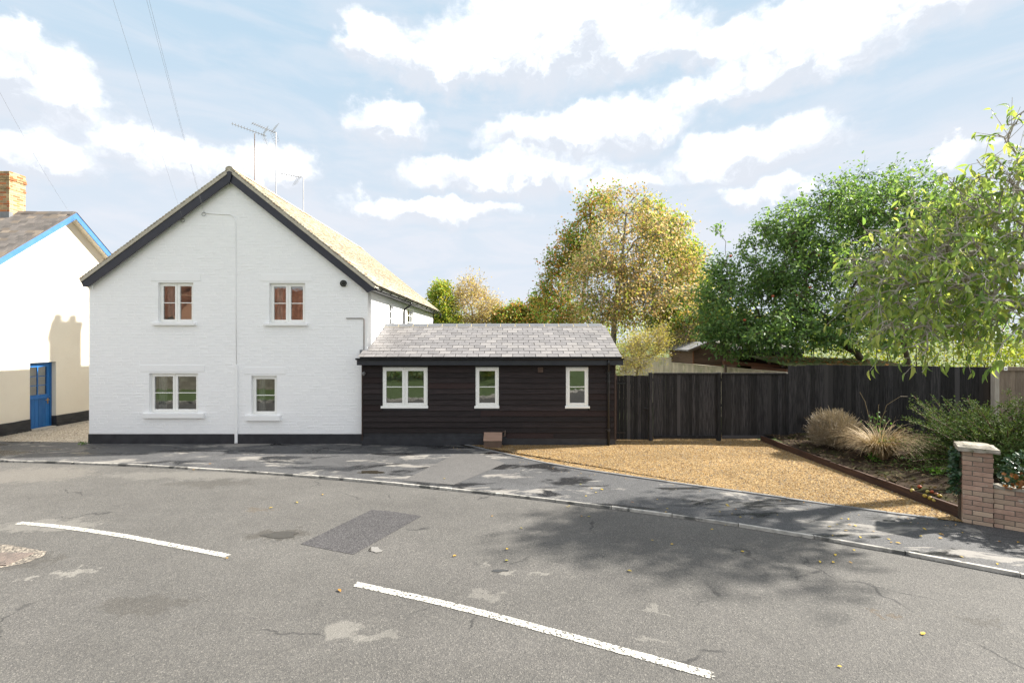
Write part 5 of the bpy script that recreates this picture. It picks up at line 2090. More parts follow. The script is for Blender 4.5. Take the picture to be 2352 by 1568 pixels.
pp = in_blobs([(b1.x, b1.y, b1.z + .28, .54, .48, .5), (b1.x - .1, b1.y - .05, b1.z + .38, .5, .45, .45)], 6500, .35)
pp = pp[pp[:, 2] > b1.z + .02]
out = (pp - np.array(b1)) + np.array([0, 0, .1])
out /= np.linalg.norm(out, axis=1, keepdims=True)
v, f, t = leaf_cloud(pp, out + RNG.normal(size=pp.shape) * .38, RNG.uniform(.08, .2, len(pp)), (NEEDLE[0] * np.array([1, .5, 1]), NEEDLE[1]), RNG.random(len(pp)) * .999)
v2, f2, t2 = blades(b1, 260, .62, 1.45, .006, 1, -.06, .15, 5)
v, f, t = np.concatenate([v, v2]), np.concatenate([f, f2 + len(v)]), np.concatenate([t, t2])
link('twigs', np_mesh('twigs', v, f, t, DRYT, b1), ds, b1)
# tall bare stems with a few leaves between
b2 = Vector((8.75, 11.0, .2))
st = thing('rose_bush', b2, 'thin rose stems with a few green leaves behind the straw-coloured grass', 'shrub')
mb = MB()
stems = []
for (dx2, dz2, dx3) in ((-.35, 1.35, -.42), (.05, 1.05, .03), (.3, 1.25, .55), (.15, .9, .2)):
    pts = [b2, b2 + Vector((dx2 * .4, -.05, dz2 * .5)), b2 + Vector((dx2 * .8, -.08, dz2 * .85)), b2 + Vector((dx3, -.1, dz2 + .02)), b2 + Vector((dx3 + .18 * (1 if dx3 > .4 else .1), -.1, dz2 + .02))]
    mb.tube(pts, [.008, .007, .006, .005, .003], 5)
    stems.append(pts)
mb.build('stem', DRYT and mat('green_brown_stem', (.13, .11, .05), (.2, .15, .08), rough=.7), st)
GREENLEAF = leaf_mat('fresh_green_leaf', [(.035, .09, .02), (.06, .15, .03), (.10, .20, .04), (.05, .12, .035)], trans=.3)
pos = np.concatenate([np.array(p[1]) + RNG.normal(size=(26, 3)) * np.array([.13, .08, .13]) for p in stems])
v, f, t = leaf_cloud(pos, RNG.normal(size=pos.shape), RNG.uniform(.05, .09, len(pos)), LEAF_MID, RNG.random(len(pos)) * .999)
link('leaves', np_mesh('leaves', v, f, t, GREENLEAF, b2), st, b2)

# dark green spreading shrub
b3 = Vector((10.05, 9.4, .15))
cs = thing('evergreen_shrub', b3, 'spreading dark green evergreen shrub behind the brick pier', 'shrub')
NEED = leaf_mat('evergreen_spray', [(.028, .055, .016), (.05, .085, .022), (.085, .12, .035), (.04, .07, .028), (.12, .14, .05)], trans=.15, rough=.7, spec=.08, gain=1.35)
vs, tr_n, tr_p, tr_r = [], [], [], []
P_, D_, S_ = [], [], []
for i in range(520):
    a = RNG.uniform(0, 2 * math.pi)
    el = RNG.uniform(.10, 1.3)
    dv = np.array([math.cos(a) * math.cos(el) * 1.15, math.sin(a) * math.cos(el) * .9, math.sin(el)])
    if dv[0] < 0:
        dv[2] *= .95
    L = RNG.uniform(.8, 2.15)
    p = np.array(b3) + np.array([RNG.uniform(-.5, .9), RNG.uniform(-.4, .5), 0])
    k = 7
    prev = None
    for j in range(k):
        f_ = j / (k - 1)
        q = p + dv * L * f_ + np.array([0, 0, -.22 * f_ * f_ * L])
        if prev is not None:
            tr_n.append((prev, q))
            for _ in range(4):
                sd = dv * .8 + RNG.normal(size=3) * .55
                sd /= np.linalg.norm(sd)
                Ls = .22 * (1.15 - .6 * f_)
                m_ = 9
                for h in range(m_):
                    c = prev + (q - prev) * RNG.random() + sd * Ls * h / m_
                    P_.append(c)
                    D_.append(sd + RNG.normal(size=3) * .65)
        prev = q
P_, D_ = np.array(P_), np.array(D_)
ok = P_[:, 2] > .12
P_, D_ = P_[ok], D_[ok]
tl = np.array([(.0, 0, 0), (.5, -.16, 0), (1, 0, 0), (.5, .16, 0)]), np.array([(0, 1, 2, 3)])
v, f, t = leaf_cloud(P_, D_, RNG.uniform(.035, .075, len(P_)), tl, RNG.random(len(P_)) * .999)
link('foliage', np_mesh('foliage', v, f, t, NEED, b3), cs, b3)
nodes, par, rr = [], [], []
for a_, b_ in tr_n:
    nodes += [a_, b_]
    par += [-1, len(nodes) - 2]
    rr += [.007, .006]
v, f = limb_mesh(np.array(nodes), par, rr, 4)
link('stems', np_mesh('stems', v, f, None, mat('reddish_stem', (.11, .06, .035), (.07, .045, .03), rough=.8), b3), cs, b3)
# yellower conifer at the far right
b4 = Vector((11.6, 9.6, .1))
ck = thing('conifer', b4, 'yellow-green conifer at the right edge behind the ivy', 'shrub')
pp = in_blobs([(11.6, 9.6, .9, .6, .6, .9), (11.6, 9.6, 1.6, .4, .4, .6)], 9000, .3)
v, f, t = leaf_cloud(pp, RNG.normal(size=pp.shape) * .5 + np.array([0, 0, .8]), RNG.uniform(.05, .1, len(pp)), tl, RNG.random(len(pp)) * .999)
link('foliage', np_mesh('foliage', v, f, t, leaf_mat('conifer_spray', [(.05, .08, .015), (.10, .13, .02), (.15, .16, .03)], trans=.15), b4), ck, b4)
mb = MB()
mb.tube([b4, b4 + Vector((0, 0, 1.9))], [.05, .01], 6)
mb.build('stem', BARK, ck)

# ivy
IVY = leaf_mat('ivy_leaf', [(.012, .045, .018), (.022, .065, .022), (.035, .085, .03), (.018, .05, .03), (.06, .11, .05)], trans=.12, rough=.35, spec=.5)
b5 = PIER + s * .33
iv = thing('ivy', b5, 'dark ivy hanging down the shaded left side of the pier', 'ivy')
n = 430
tt_ = RNG.random(n)
pos = np.array([(PIER - d * (.02 + .05 * RNG.random() + .05 * math.sin(k * .7)) + s * (.06 + .27 * RNG.random()))[:] for k in range(n)])
pos[:, 2] = .38 + .72 * tt_ ** .8
v, f, t = leaf_cloud(pos, np.tile(np.array(-d) * .6 + np.array([0, 0, -.6]), (n, 1)) + RNG.normal(size=(n, 3)) * .5, RNG.uniform(.035, .065, n), LEAF_IVY, RNG.random(n) * .999)
link('leaves', np_mesh('leaves', v, f, t, IVY, b5), iv, b5)
mb = MB()
for k in range(4):
    mb.tube([PIER - d * .012 + s * (.1 + .06 * k) + Vector((0, 0, z_)) for z_ in (.0, .4, .8, 1.08)], .008, 5)
mb.build('stems', BARK, iv)
b6 = PIER + d * .8 + s * .35
i2 = thing('ivy', b6, 'mound of dark green ivy spilling over the low brick wall', 'ivy')
cc = b6
blb = [(cc.x, cc.y, .78, .42, .35, .42), (cc.x + d.x * .6, cc.y + d.y * .6, .85, .5, .4, .5), (cc.x + d.x * 1.3, cc.y + d.y * 1.3, .85, .5, .4, .5)]
pos = in_blobs(blb, 2600, .75)
pos = pos[pos[:, 2] > .58]
v, f, t = leaf_cloud(pos, RNG.normal(size=pos.shape) * .6 + np.array([-.3, -.5, -.3]), RNG.uniform(.04, .075, len(pos)), LEAF_IVY, RNG.random(len(pos)) * .999)
link('leaves', np_mesh('leaves', v, f, t, IVY, b6), i2, b6)
pos = np.array([(cc - s * .36 + d * RNG.uniform(-.35, .25))[:] for _ in range(60)])
pos[:, 2] = RNG.uniform(.62, .85, 60)
v, f, t = leaf_cloud(pos, RNG.normal(size=pos.shape), RNG.uniform(.05, .08, 60), LEAF_IVY, RNG.random(60) * .999)
link('withered_leaves', np_mesh('withered_leaves', v, f, t, leaf_mat('withered_ivy', [(.20, .085, .03), (.30, .14, .05), (.14, .06, .025)], trans=.2), b6), i2, b6)
mb = MB()
for k in range(6):
    a = cc + d * (k * .25 - .1)
    mb.tube([(a.x, a.y, 0), (a.x + .05, a.y, .5), (a.x - .03, a.y - .1, .95)], .012, 5)
mb.build('stems', BARK, i2)

# small weeds and seedlings
for (u, v, sz, lab) in ((2004, 1056, .16, 'bright green weed at the foot of the straw-coloured grass'), (2146, 1090, .17, 'leafy weed in the bed near the bed edging sleepers'),
                        (2226, 1192, .10, 'small weed at the foot of the brick pier'), (2258, 1199, .08, 'tiny weed at the foot of the low brick wall'),
                        (190, 1021, .10, 'tuft of grass at the left corner of the cottage')):
    zb_ = .15 if v < 1150 and u > 2000 else 0.0
    c = G(u, v, zb_)
    if u > 2000 and v < 1150:
        c.z = float(bed_z(c.x, c.y))
    wd = thing('weed', c, lab, 'weed')
    n = 60
    pos = np.array(c) + RNG.normal(size=(n, 3)) * np.array([sz * .55, sz * .4, 0]) + np.array([0, 0, 1]) * RNG.uniform(.0, sz * .7, n)[:, None]
    vv, ff, tt = leaf_cloud(pos, RNG.normal(size=(n, 3)) + np.array([0, 0, .5]), RNG.uniform(.3, .55, n) * sz, LEAF_MID, RNG.random(n) * .999)
    link('leaves', np_mesh('leaves', vv, ff, tt, leaf_mat('weed_leaf', [(.06, .14, .02), (.11, .22, .03), (.09, .18, .04)], trans=.3), c), wd, c)
# windfall apples in the bed
APC = [(.45, .33, .05), (.42, .09, .03), (.50, .40, .10), (.30, .12, .05)]
apm = [mat('apple_skin_%d' % i, c, tuple(k * .7 for k in c), scale=14, rough=.4) for i, c in enumerate(APC)]
ameshes = []
for mm in apm:
    bmx = bmesh.new()
    bmesh.ops.create_icosphere(bmx, subdivisions=2, radius=1)
    for vv in bmx.verts:
        r_ = math.hypot(vv.co.x, vv.co.y)
        vv.co.z *= .86
        if r_ < .5:
            vv.co.z *= .72 + .28 * r_ / .5
    me = bpy.data.meshes.new('apple')
    bmx.to_mesh(me)
    bmx.free()
    me.materials.append(mm)
    me.polygons.foreach_set('use_smooth', [True] * len(me.polygons))
    ameshes.append(me)
names = ['yellow', 'red', 'pale yellow', 'brownish']
spots = [(2112, 1120, 1), (2124, 1134, 0), (2136, 1137, 0), (2140, 1128, 1), (2150, 1133, 3), (2130, 1128, 2), (2146, 1140, 2), (2158, 1136, 0), (2095, 1122, 2)]
for i, (u, v, k) in enumerate(spots):
    c = G(u, v, .16)
    c.z = float(bed_z(c.x, c.y)) + .022
    o = link('apple', ameshes[k], None, c, (random.uniform(-1, 1), random.uniform(-1, 1), 0), (.034, .034, .034))
    tag(o, 'windfall apple, %s, lying in the heap on the bed beside the sleepers' % names[k], 'apple', 'windfall apples in the bed')

# fallen leaves on road and pavement
FL = leaf_mat('fallen_leaf', [(.42, .30, .04), (.50, .36, .06), (.30, .13, .03), (.45, .28, .05), (.22, .20, .05)], trans=.1, rough=.6)
vv, ff, tt = leaf_cloud(np.zeros((1, 3)), np.array([[1.0, 0, 0]]), 1.0, (LEAF_MID[0] * np.array([1, 1.1, 1]) - np.array([.5, 0, -.1]), LEAF_MID[1]), np.zeros(1), np.zeros(1))
flm = np_mesh('fallen_leaf', vv, ff, None, FL)
sp = [(1303, 1164), (1446, 1311), (1914, 1291), (1883, 1290), (1164, 1287), (780, 1356), (1928, 1530), (2120, 1455)]
for _ in range(60):
    u = random.uniform(1300, 2340)
    base = 1075 + (u - 1300) * .125
    sp.append((u, base + 30 + abs(random.gauss(0, 45))))
for _ in range(12):
    sp.append((random.uniform(300, 1300), random.uniform(1050, 1300)))
for (u, v) in sp:
    kl = np.interp(u, [78, 771, 1278, 1778, 2346], [1057, 1095, 1146, 1212, 1311])
    zz = 0.004 if v < kl - 3 else RZ + .005
    c = G(u, v, zz)
    if c.x > 6.7 and c.y > 7:
        continue
    sz = random.uniform(.035, .07) if len(sp) else .05
    o = link('fallen_leaf', flm, None, c + Vector((0, 0, .004)), (random.uniform(-.2, .2), random.uniform(-.25, .1), random.uniform(0, 6.28)), (sz, sz, sz))
    tag(o, 'small yellowish fallen leaf lying on the %s' % ('pavement' if zz > 0 else 'road'), 'leaf', 'fallen leaves on the %s' % ('pavement' if zz > 0 else 'road'))

# ================================================================== trees and hedges
def blob(u, v, ru, rv, y, dep=None):
    c = P(u, v, y)
    k = y / F
    return (c.x, c.y, c.z, ru * k, dep or (ru * k), rv * k)


def tp(*uvy):
    return [tuple(P(u, v, y)) for u, v, y in uvy]


def ground(u, y):
    return (U(u, y), y, -.05)


ASHL = leaf_mat('tan_and_yellow_leaf', [(.11, .19, .03), (.19, .26, .04), (.30, .33, .06), (.40, .24, .10), (.50, .38, .18), (.60, .49, .28), (.54, .42, .21)], gain=1.15, trans=.42, ttint=(1.22, 1.16, .9))


def ash_tint(p):
    g = np.sin(p[:, 0] * 1.7 + 1) + np.sin(p[:, 2] * 1.9 + p[:, 1]) + RNG.normal(size=len(p)) * .8 + .45 * (np.abs(p[:, 0] - 6.2) - 2.2)
    return np.where(g > .55, RNG.uniform(0, .42, len(p)), RNG.uniform(.45, .999, len(p)))


tree('maple_tree', 'tall tree hung with tan and golden seed clusters behind the outbuilding',
     [ground(1408, 24), *tp((1408, 800, 24), (1412, 720, 24), (1425, 640, 24.1), (1432, 560, 24), (1438, 490, 24))],
     [blob(1400, 470, 34, 40, 24), blob(1452, 482, 48, 46, 24), blob(1503, 520, 46, 44, 24), blob(1545, 535, 38, 40, 24), blob(1582, 592, 36, 42, 24), blob(1440, 560, 105, 75, 24), blob(1530, 640, 88, 66, 24),
      blob(1400, 640, 105, 75, 23.5), blob(1480, 700, 125, 56, 23.5), blob(1345, 600, 46, 46, 24), blob(1590, 680, 38, 48, 24), blob(1370, 715, 70, 40, 23)],
     520, 10, .20, .15, LEAF_FAR, ASHL, BARK_ASH, droop=.5, tip=.013, shell=.3, twig=.75, sub=4, sag=.06, maxr=.17, tintfn=ash_tint)
REDG = leaf_mat('green_and_russet_leaf', [(.05, .10, .02), (.09, .15, .03), (.14, .18, .04), (.24, .10, .04), (.07, .12, .03), (.30, .13, .05)], gain=2.2, trans=.35)
tree('ash_tree', 'green and russet tree behind the left side of the tan tree',
     [ground(1335, 29), *tp((1335, 760, 29), (1340, 680, 29), (1345, 600, 29), (1370, 500, 29))],
     [blob(1285, 650, 45, 60, 29), blob(1310, 580, 40, 50, 29), blob(1335, 530, 45, 45, 29), blob(1370, 475, 42, 40, 29), blob(1395, 445, 24, 22, 29), blob(1285, 725, 55, 40, 28), blob(1270, 600, 16, 26, 29), blob(1245, 690, 20, 30, 29)],
     200, 16, .2, .18, LEAF_FAR, REDG, BARK, droop=.4, tip=.013, twig=.7, sub=4, maxr=.16)
YGR = leaf_mat('yellow_green_leaf', [(.06, .11, .02), (.11, .17, .03), (.18, .21, .04), (.27, .22, .04), (.09, .14, .03)], gain=2.0, trans=.4)
tree('lime_tree', 'yellowing green tree behind the right side of the tan tree',
     [ground(1560, 27), *tp((1560, 760, 27), (1562, 650, 27), (1560, 560, 27))],
     [blob(1535, 545, 50, 55, 27), blob(1570, 610, 45, 60, 27), blob(1605, 660, 26, 50, 27), blob(1590, 740, 70, 60, 26), blob(1490, 495, 36, 40, 27), blob(1520, 520, 20, 34, 27)],
     190, 16, .2, .18, LEAF_FAR, YGR, BARK, droop=.3, tip=.013, twig=.7, sub=4, maxr=.15)
DKG = leaf_mat('hedge_green_leaf', [(.03, .075, .015), (.05, .11, .022), (.10, .16, .03), (.16, .17, .03), (.24, .14, .03)], gain=1.6, trans=.3)
tree('elder_tree', 'green bushy tree just left of the apple tree behind the sheds', [ground(1610, 22), *tp((1610, 800, 22), (1612, 740, 22))],
     [blob(1600, 720, 60, 50, 22), blob(1560, 760, 70, 40, 22), blob(1660, 740, 55, 50, 22)], 110, 20, .12, .14, LEAF_FAR, DKG, BARK, tip=.01, twig=.5)
# thin hazy trees left of the tan tree
TWG = leaf_mat('sparse_tan_leaf', [(.20, .17, .07), (.30, .22, .11), (.14, .14, .05), (.34, .24, .14)], gain=1.9, trans=.4)
tree('hawthorn_tree', 'sparse twiggy tan tree rising behind the outbuilding ridge', [ground(1085, 33), *tp((1085, 780, 33), (1085, 720, 33))],
     [blob(1085, 705, 60, 55, 33), blob(1075, 665, 35, 40, 33), blob(1120, 725, 40, 35, 33)], 190, 8, .17, .13, LEAF_FAR, TWG, mat('tan_twig', (.40, .31, .24), (.28, .22, .16), rough=.9), tip=.011, twig=.75, sub=5)
tree('maple_tree', 'slim yellow-green tree beside the far end of the cottage roof', [ground(1018, 32), *tp((1018, 780, 32), (1018, 700, 32))],
     [blob(1015, 695, 30, 48, 32), blob(1000, 725, 25, 40, 32), blob(1035, 730, 30, 30, 32)], 80, 18, .15, .17, LEAF_FAR, YGR, BARK, tip=.01, twig=.4)
tree('hawthorn_tree', 'round green bush tinged red between the twiggy tree and the tan tree', [ground(1195, 33), *tp((1195, 790, 33), (1195, 750, 33))],
     [blob(1195, 728, 40, 28, 33), blob(1160, 738, 40, 28, 33), blob(1235, 720, 28, 36, 33)], 110, 20, .15, .18, LEAF_FAR, REDG, BARK, tip=.01, twig=.4)
# straggly shrub behind the narrow gate
STR = leaf_mat('straggly_yellow_leaf', [(.34, .32, .06), (.24, .25, .05), (.42, .36, .12), (.36, .26, .12)], gain=1.3, trans=.35)
tree('forsythia', 'straggly pale yellow shrub tangled behind the narrow black gate', [ground(1465, 17.5), *tp((1465, 880, 17.5), (1462, 850, 17.5))],
     [blob(1460, 815, 45, 40, 17.5), blob(1490, 790, 45, 35, 18), blob(1440, 845, 30, 25, 17), blob(1510, 775, 30, 30, 18)], 180, 6, .07, .055, LEAF_FAR, STR,
     mat('straw_twig', (.34, .26, .16), (.22, .17, .10), rough=.9), tip=.006, twig=.5, sub=6, cat='shrub')
tree('dogwood', 'bare pale-stemmed shrub with yellow leaves left of the brown shed', [ground(1590, 21), *tp((1590, 830, 21), (1592, 800, 21))],
     [blob(1590, 760, 40, 45, 21), blob(1560, 790, 40, 30, 21)], 110, 4, .08, .08, LEAF_FAR, STR, mat('pale_twig', (.36, .28, .21), (.25, .2, .15), rough=.9), tip=.008, twig=.55, cat='shrub')

# the apple tree
APL = leaf_mat('apple_leaf', [(.020, .042, .014), (.032, .062, .020), (.046, .080, .026), (.028, .052, .020), (.078, .115, .034), (.044, .072, .036)], gain=3.1, trans=.45, rough=.5, spec=.25)
at_ = tree('apple_tree', 'dense dark green apple tree leaning over the sheds',
           [(12.9, 16.4, -.05), *tp((1995, 850, 16.2), (1965, 808, 16), (1925, 785, 16), (1880, 770, 15.8), (1850, 720, 15.8), (1850, 640, 15.8))],
           [blob(1740, 700, 115, 85, 15.6), blob(1800, 760, 120, 45, 15.2), blob(1800, 600, 110, 85, 16), blob(1890, 520, 110, 90, 16.2), blob(1990, 470, 95, 70, 16.4), blob(1900, 660, 150, 100, 16),
            blob(1680, 650, 50, 70, 15.8), blob(1700, 760, 80, 40, 15.2), blob(2050, 560, 120, 120, 16.8), blob(1720, 775, 90, 42, 14.9), blob(1640, 710, 42, 70, 15.4), blob(1655, 640, 40, 50, 15.6), blob(1950, 760, 110, 45, 15.4), blob(1780, 540, 70, 50, 16),
            blob(1960, 425, 14, 42, 16.2), blob(1850, 485, 14, 42, 16), blob(1775, 525, 14, 42, 15.8), blob(2045, 395, 22, 34, 16.4), blob(1660, 565, 14, 36, 15.6), blob(1905, 440, 16, 36, 16)],
           800, 12, .085, .125, LEAF_MID, APL, BARK, droop=.25, tip=.008, shell=.4, twig=.5, sub=5, maxr=.15)
tree('apple_tree', 'second dark apple tree behind the overhanging cherry branches',
     [(14.2, 16.6, -.05), *tp((2085, 830, 16.6), (2075, 790, 16.6), (2080, 720, 16.6))],
     [blob(2120, 640, 150, 130, 17), blob(2200, 720, 120, 80, 17), blob(2080, 720, 90, 60, 16.6), blob(2150, 500, 110, 90, 17), blob(2090, 460, 80, 60, 17), blob(2220, 560, 110, 110, 17)],
     400, 12, .09, .13, LEAF_MID, APL, BARK, droop=.25, tip=.008, twig=.5, sub=5, maxr=.17)
# apples hanging in the tree
for i, (u, v) in enumerate(((1830, 555), (1882, 586), (1915, 605), (1963, 596), (2058, 480), (1678, 588), (1830, 858 - 180), (1710, 735), (1860, 660), (1990, 560), (1775, 680))):
    p = P(u, v, 14.7 if v > 640 else 15.0)
    o = link('apple', ameshes[1 if i % 3 else 3], None, p, (0, 0, i), (.05, .05, .05))
    tag(o, 'small red apple hanging among the leaves of the dark green tree', 'apple', 'red apples hanging in the apple tree')

LEAF_CH = (LEAF_LONG[0] * np.array([1, .8, 1]), LEAF_LONG[1])
# cherry overhanging from the right
CHL = leaf_mat('cherry_leaf', [(.055, .095, .026), (.08, .125, .034), (.11, .155, .04), (.155, .19, .05), (.07, .11, .034), (.21, .22, .065)], gain=2.3, ttint=(1.35, 1.32, .8), trans=.55, rough=.4, spec=.35)
tree('cherry_tree', 'cherry tree with long drooping leaves and pale branches reaching in from the right',
     [(11.0, 8.8, -.05), (10.9, 8.8, 1.4), (10.5, 8.6, 2.6), (10.1, 8.5, 3.4), (9.7, 8.35, 4.0), (9.5, 8.3, 4.7)],
     [blob(2240, 600, 170, 140, 8.0, 1.3), blob(2110, 690, 130, 85, 7.8, 1.1), blob(2240, 770, 120, 55, 7.6, .9), blob(2320, 440, 90, 110, 8.1, 1.1), blob(2110, 540, 110, 70, 8.2, .9), blob(2070, 780, 55, 50, 7.6, .6),
      blob(2030, 620, 70, 60, 8.0, .7), blob(2200, 440, 80, 55, 8.3, .8), blob(2330, 290, 24, 60, 8.0, .3), blob(2020, 720, 70, 60, 7.8, .7), blob(2320, 700, 70, 100, 7.4, .7),
      blob(2250, 560, 150, 130, 8.1, 1.2), blob(2130, 640, 130, 90, 8.0, 1.0), blob(2290, 480, 110, 100, 8.2, 1.0),
      blob(1990, 660, 62, 80, 7.8, .7), blob(2040, 560, 70, 50, 8.0, .7), blob(2335, 340, 40, 80, 8.0, .5), blob(2110, 800, 70, 34, 7.5, .6),
      (10.9, 7.6, 6.0, 1.3, 1.1, 1.1)],
     520, 3, .02, .168, LEAF_CH, CHL, BARK_PALE, droop=.8, tip=.0085, shell=.3, twig=.46, sub=3, sag=.08, maxr=.15, singles=300,
     edge_first=lambda p: np.where(p[:, 0] < p[:, 1] * 1.11, p[:, 1], 99), expo=1.95, pathw=.5, tmin=.55)
# sunlit hedge and garden shrubs beyond the sheds
HED = leaf_mat('sunlit_hedge_leaf', [(.09, .15, .02), (.16, .21, .03), (.26, .27, .04), (.12, .18, .03), (.34, .30, .05)], gain=1.2, trans=.4)


def hedge(name, label, pts, h, wdt, n, lm, leafs=.13, group=None):
    b = Vector((*pts[0], 0))
    o = thing(name, b, label, 'hedge', group)
    P0 = np.array(pts)
    seg = RNG.integers(0, len(pts) - 1, n)
    t = RNG.random(n)
    xy = P0[seg] * (1 - t)[:, None] + P0[seg + 1] * t[:, None]
    k = RNG.normal(size=(n, 2)) * wdt * .4
    hh = h * (1 + .16 * np.sin(xy[:, 0] * 1.3) + .1 * np.sin(xy[:, 0] * 3.7 + xy[:, 1]))
    zz = hh * (1 - RNG.random(n) ** 2 * 1.0)
    pos = np.concatenate([xy + k, zz[:, None]], 1)
    v, f, tt = leaf_cloud(pos, RNG.normal(size=(n, 3)), leafs * RNG.uniform(.6, 1.3, n), LEAF_FAR, RNG.random(n) * .999)
    link('foliage', np_mesh('foliage', v, f, tt, lm, b), o, b)
    m = MB()
    for q in range(24):
        i = q % (len(pts) - 1)
        a = P0[i] + (P0[i + 1] - P0[i]) * random.random()
        m.tube([(a[0], a[1], -.05), (a[0] + random.uniform(-.2, .2), a[1], h * .5), (a[0] + random.uniform(-.5, .5), a[1], h * .9)], [.04, .03, .01], 5)
    m.build('stems', BARK, o)
    return o


hedge('hedge', 'sunlit yellow-green hedge glowing behind the sheds and corrugated roof', [(10.5, 23), (18, 21.5), (27, 20)], 3.3, 1.6, 15000, HED)
hedge('hedge', 'sunlit green shrubs between the tall fence and the old fence at the right', [(14.5, 14.8), (18.5, 14.2)], 2.35, 1.2, 5000, HED, .09)
hedge('hedge', 'tall mixed hedge across the far end of the garden', [(-10, 42), (4, 41), (18, 40), (40, 38)], 4.9, 3.0, 22000, YGR, .2)

# ================================================================== aerials on the cottage
ALU = mat('aluminium_rod', (.36, .36, .37), (.28, .28, .29), rough=.45, metal=.5)


def aerial(label, u, y, vtop, zbase, b0, b1, mastmat, n_el, grid=None):
    x = U(u, y)
    zt = V(vtop, y)
    t = thing('tv_aerial', (x, y, zbase), label, 'aerial', 'tv aerials on the cottage')
    m = MB()
    m.tube([(x, y, zbase), (x, y, zt)], .017, 6)
    m.build('mast', mastmat, t)
    # boom from b0 (tip) to b1, turned away from the picture plane
    a, b = P(b0[0], b0[1], y - .35), P(b1[0], b1[1], y + .25)
    m = MB()
    m.tube([a, b], .011, 5)
    m.build('boom', ALU, t)
    d = (b - a).normalized()
    e = d.cross(Vector((0, 0, 1))).normalized()
    for k in range(n_el):
        c = a + (b - a) * (k + .3) / n_el
        m = MB()
        m.tube([c - e * .15, c + e * .15], .005, 4)
        m.tube([c - Vector((0, 0, .022)), c + Vector((0, 0, .022))], .013, 5)
        m.build('element', ALU, t)
    c = b - d * .12
    m = MB()
    up = Vector((0, 0, 1))
    for sg in (-1, 1):
        for k in range(5):
            p = c + up * sg * (.04 + .07 * k) + d * (.02 + .035 * k) * (1 if not grid else grid)
            m.tube([p - e * .2, p + e * .2], .004, 4)
        for sd in (-1, 0, 1):
            m.tube([c + e * .2 * sd, c + e * .2 * sd + up * sg * .32 + d * .16 * (1 if not grid else grid)], .004, 4)
    m.build('reflector', ALU, t)


aerial('tv aerial on a rusty mast, leftmost of the three above the roof', 585, 16.5, 307, 6.9, (532, 284), (612, 313), RUST, 12)
aerial('tv aerial on the tallest grey mast, middle of the three above the roof', 634, 16.5, 305, 6.9, (579, 283), (634, 306), STEEL, 11)
aerial('tv aerial on a short mast with mesh reflector, right of the three', 697, 17.6, 408, 6.2, (646, 399), (694, 408), STEEL, 9, -1)

# overhead wires to a pole on the near side of the road
PT = Vector((.15, -3.0, 8.66))
up_ = thing('utility_pole', (.15, -3.15, 0), 'wooden pole on the verge across the road carrying the overhead wires', 'utility pole')
m = MB()
m.tube([(.15, -3.15, -.1), (.15, -3.15, 9.0)], [.14, .10], 12)
m.build('shaft', BARK, up_, True)
m = MB()
m.box(-.35, .65, -3.04, -2.96, 8.55, 8.65)
m.build('crossarm', OLDWOOD, up_)
for (A_, sag, lab, offx) in ((P(468, 488, YF - .03), .12, 'overhead wire to the right hook on the cottage gable', .15), (P(468, 488, YF - .03) + Vector((.02, 0, .01)), .30, 'slacker second overhead wire to the right hook on the cottage gable', .3),
                             (P(420, 502, YF - .03), .15, 'overhead wire to the left hook under the cottage bargeboard', 0.), (P(240, 575, 16.9), 1.25, 'sagging overhead wire to the blue bargeboard of the cream house', -.2)):
    B3 = PT + Vector((offx, 0, 0))
    pts = [A_ + (B3 - A_) * (i / 40) - Vector((0, 0, sag * 4 * (i / 40) * (1 - i / 40))) for i in range(41)]
    m = MB()
    m.tube(pts, .0014, 5)
    tag(m.build('overhead_wire', CABLE), lab, 'wire')

# ================================================================== the near side of the road, seen mirrored in the panes
FARK = far_side
GRASS = mat('verge_grass', (.06, .095, .028), (.09, .13, .04), scale=5, rough=.95, bump=.9, bscale=40)
fk = [p for p in FARK if -40 < p[0] < 22]
vs, fs = [], []
hs = [(0.12, -.02), (.16, .06), (1.5, .09), (3.0, .12), (5.2, .18), (9, .4), (16, .8)]
lines = [offset(fk, dd_) for dd_, _ in hs]
for ln, (_, zz) in zip(lines, hs):
    vs += [(x, y, zz) for x, y in ln]
n = len(fk)
for k in range(len(hs) - 1):
    for i in range(n - 1):
        fs.append((k * n + i, (k + 1) * n + i, (k + 1) * n + i + 1, k * n + i + 1))
m = MB()
m.add(vs, fs)
vo_ = m.build('grass_verge', GRASS)
if sum(p.normal.z for p in vo_.data.polygons) < 0:
    vo_.data.flip_normals()
tag(vo_, kind='structure')
m = MB()
ka, kb2 = offset(fk, 0.0), offset(fk, .12)
for i in range(n - 1):
    m.prism([(*ka[i], -.05), (*ka[i + 1], -.05), (*kb2[i + 1], -.05), (*kb2[i], -.05)], (0, 0, .13))
tag(m.build('far_kerb', KERBSTONE), kind='structure')
FLINT = mat('flint_wall', (.48, .43, .35), (.24, .21, .18), scale=7, rough=.9, bump=1.0, bscale=9, blotch=((.5, .46, .38), 5, .55, .62))
wl = [p for p in offset(fk, 4.6) if -32 < p[0] < -8]
fw = thing('flint_wall', (*wl[len(wl) // 2], .9), 'old flint wall across the road, mirrored in the lower cottage windows', 'wall')
m = MB()
for a, b in zip(wl, wl[1:]):
    v3 = Vector((b[0] - a[0], b[1] - a[1], 0))
    nn = Vector((v3.y, -v3.x, 0)).normalized()
    c = Vector(((a[0] + b[0]) / 2, (a[1] + b[1]) / 2, 1.05))
    m.obox(c, v3 / 2, nn * .2, (0, 0, 1.15))
m.build('masonry', FLINT, fw)
m = MB()
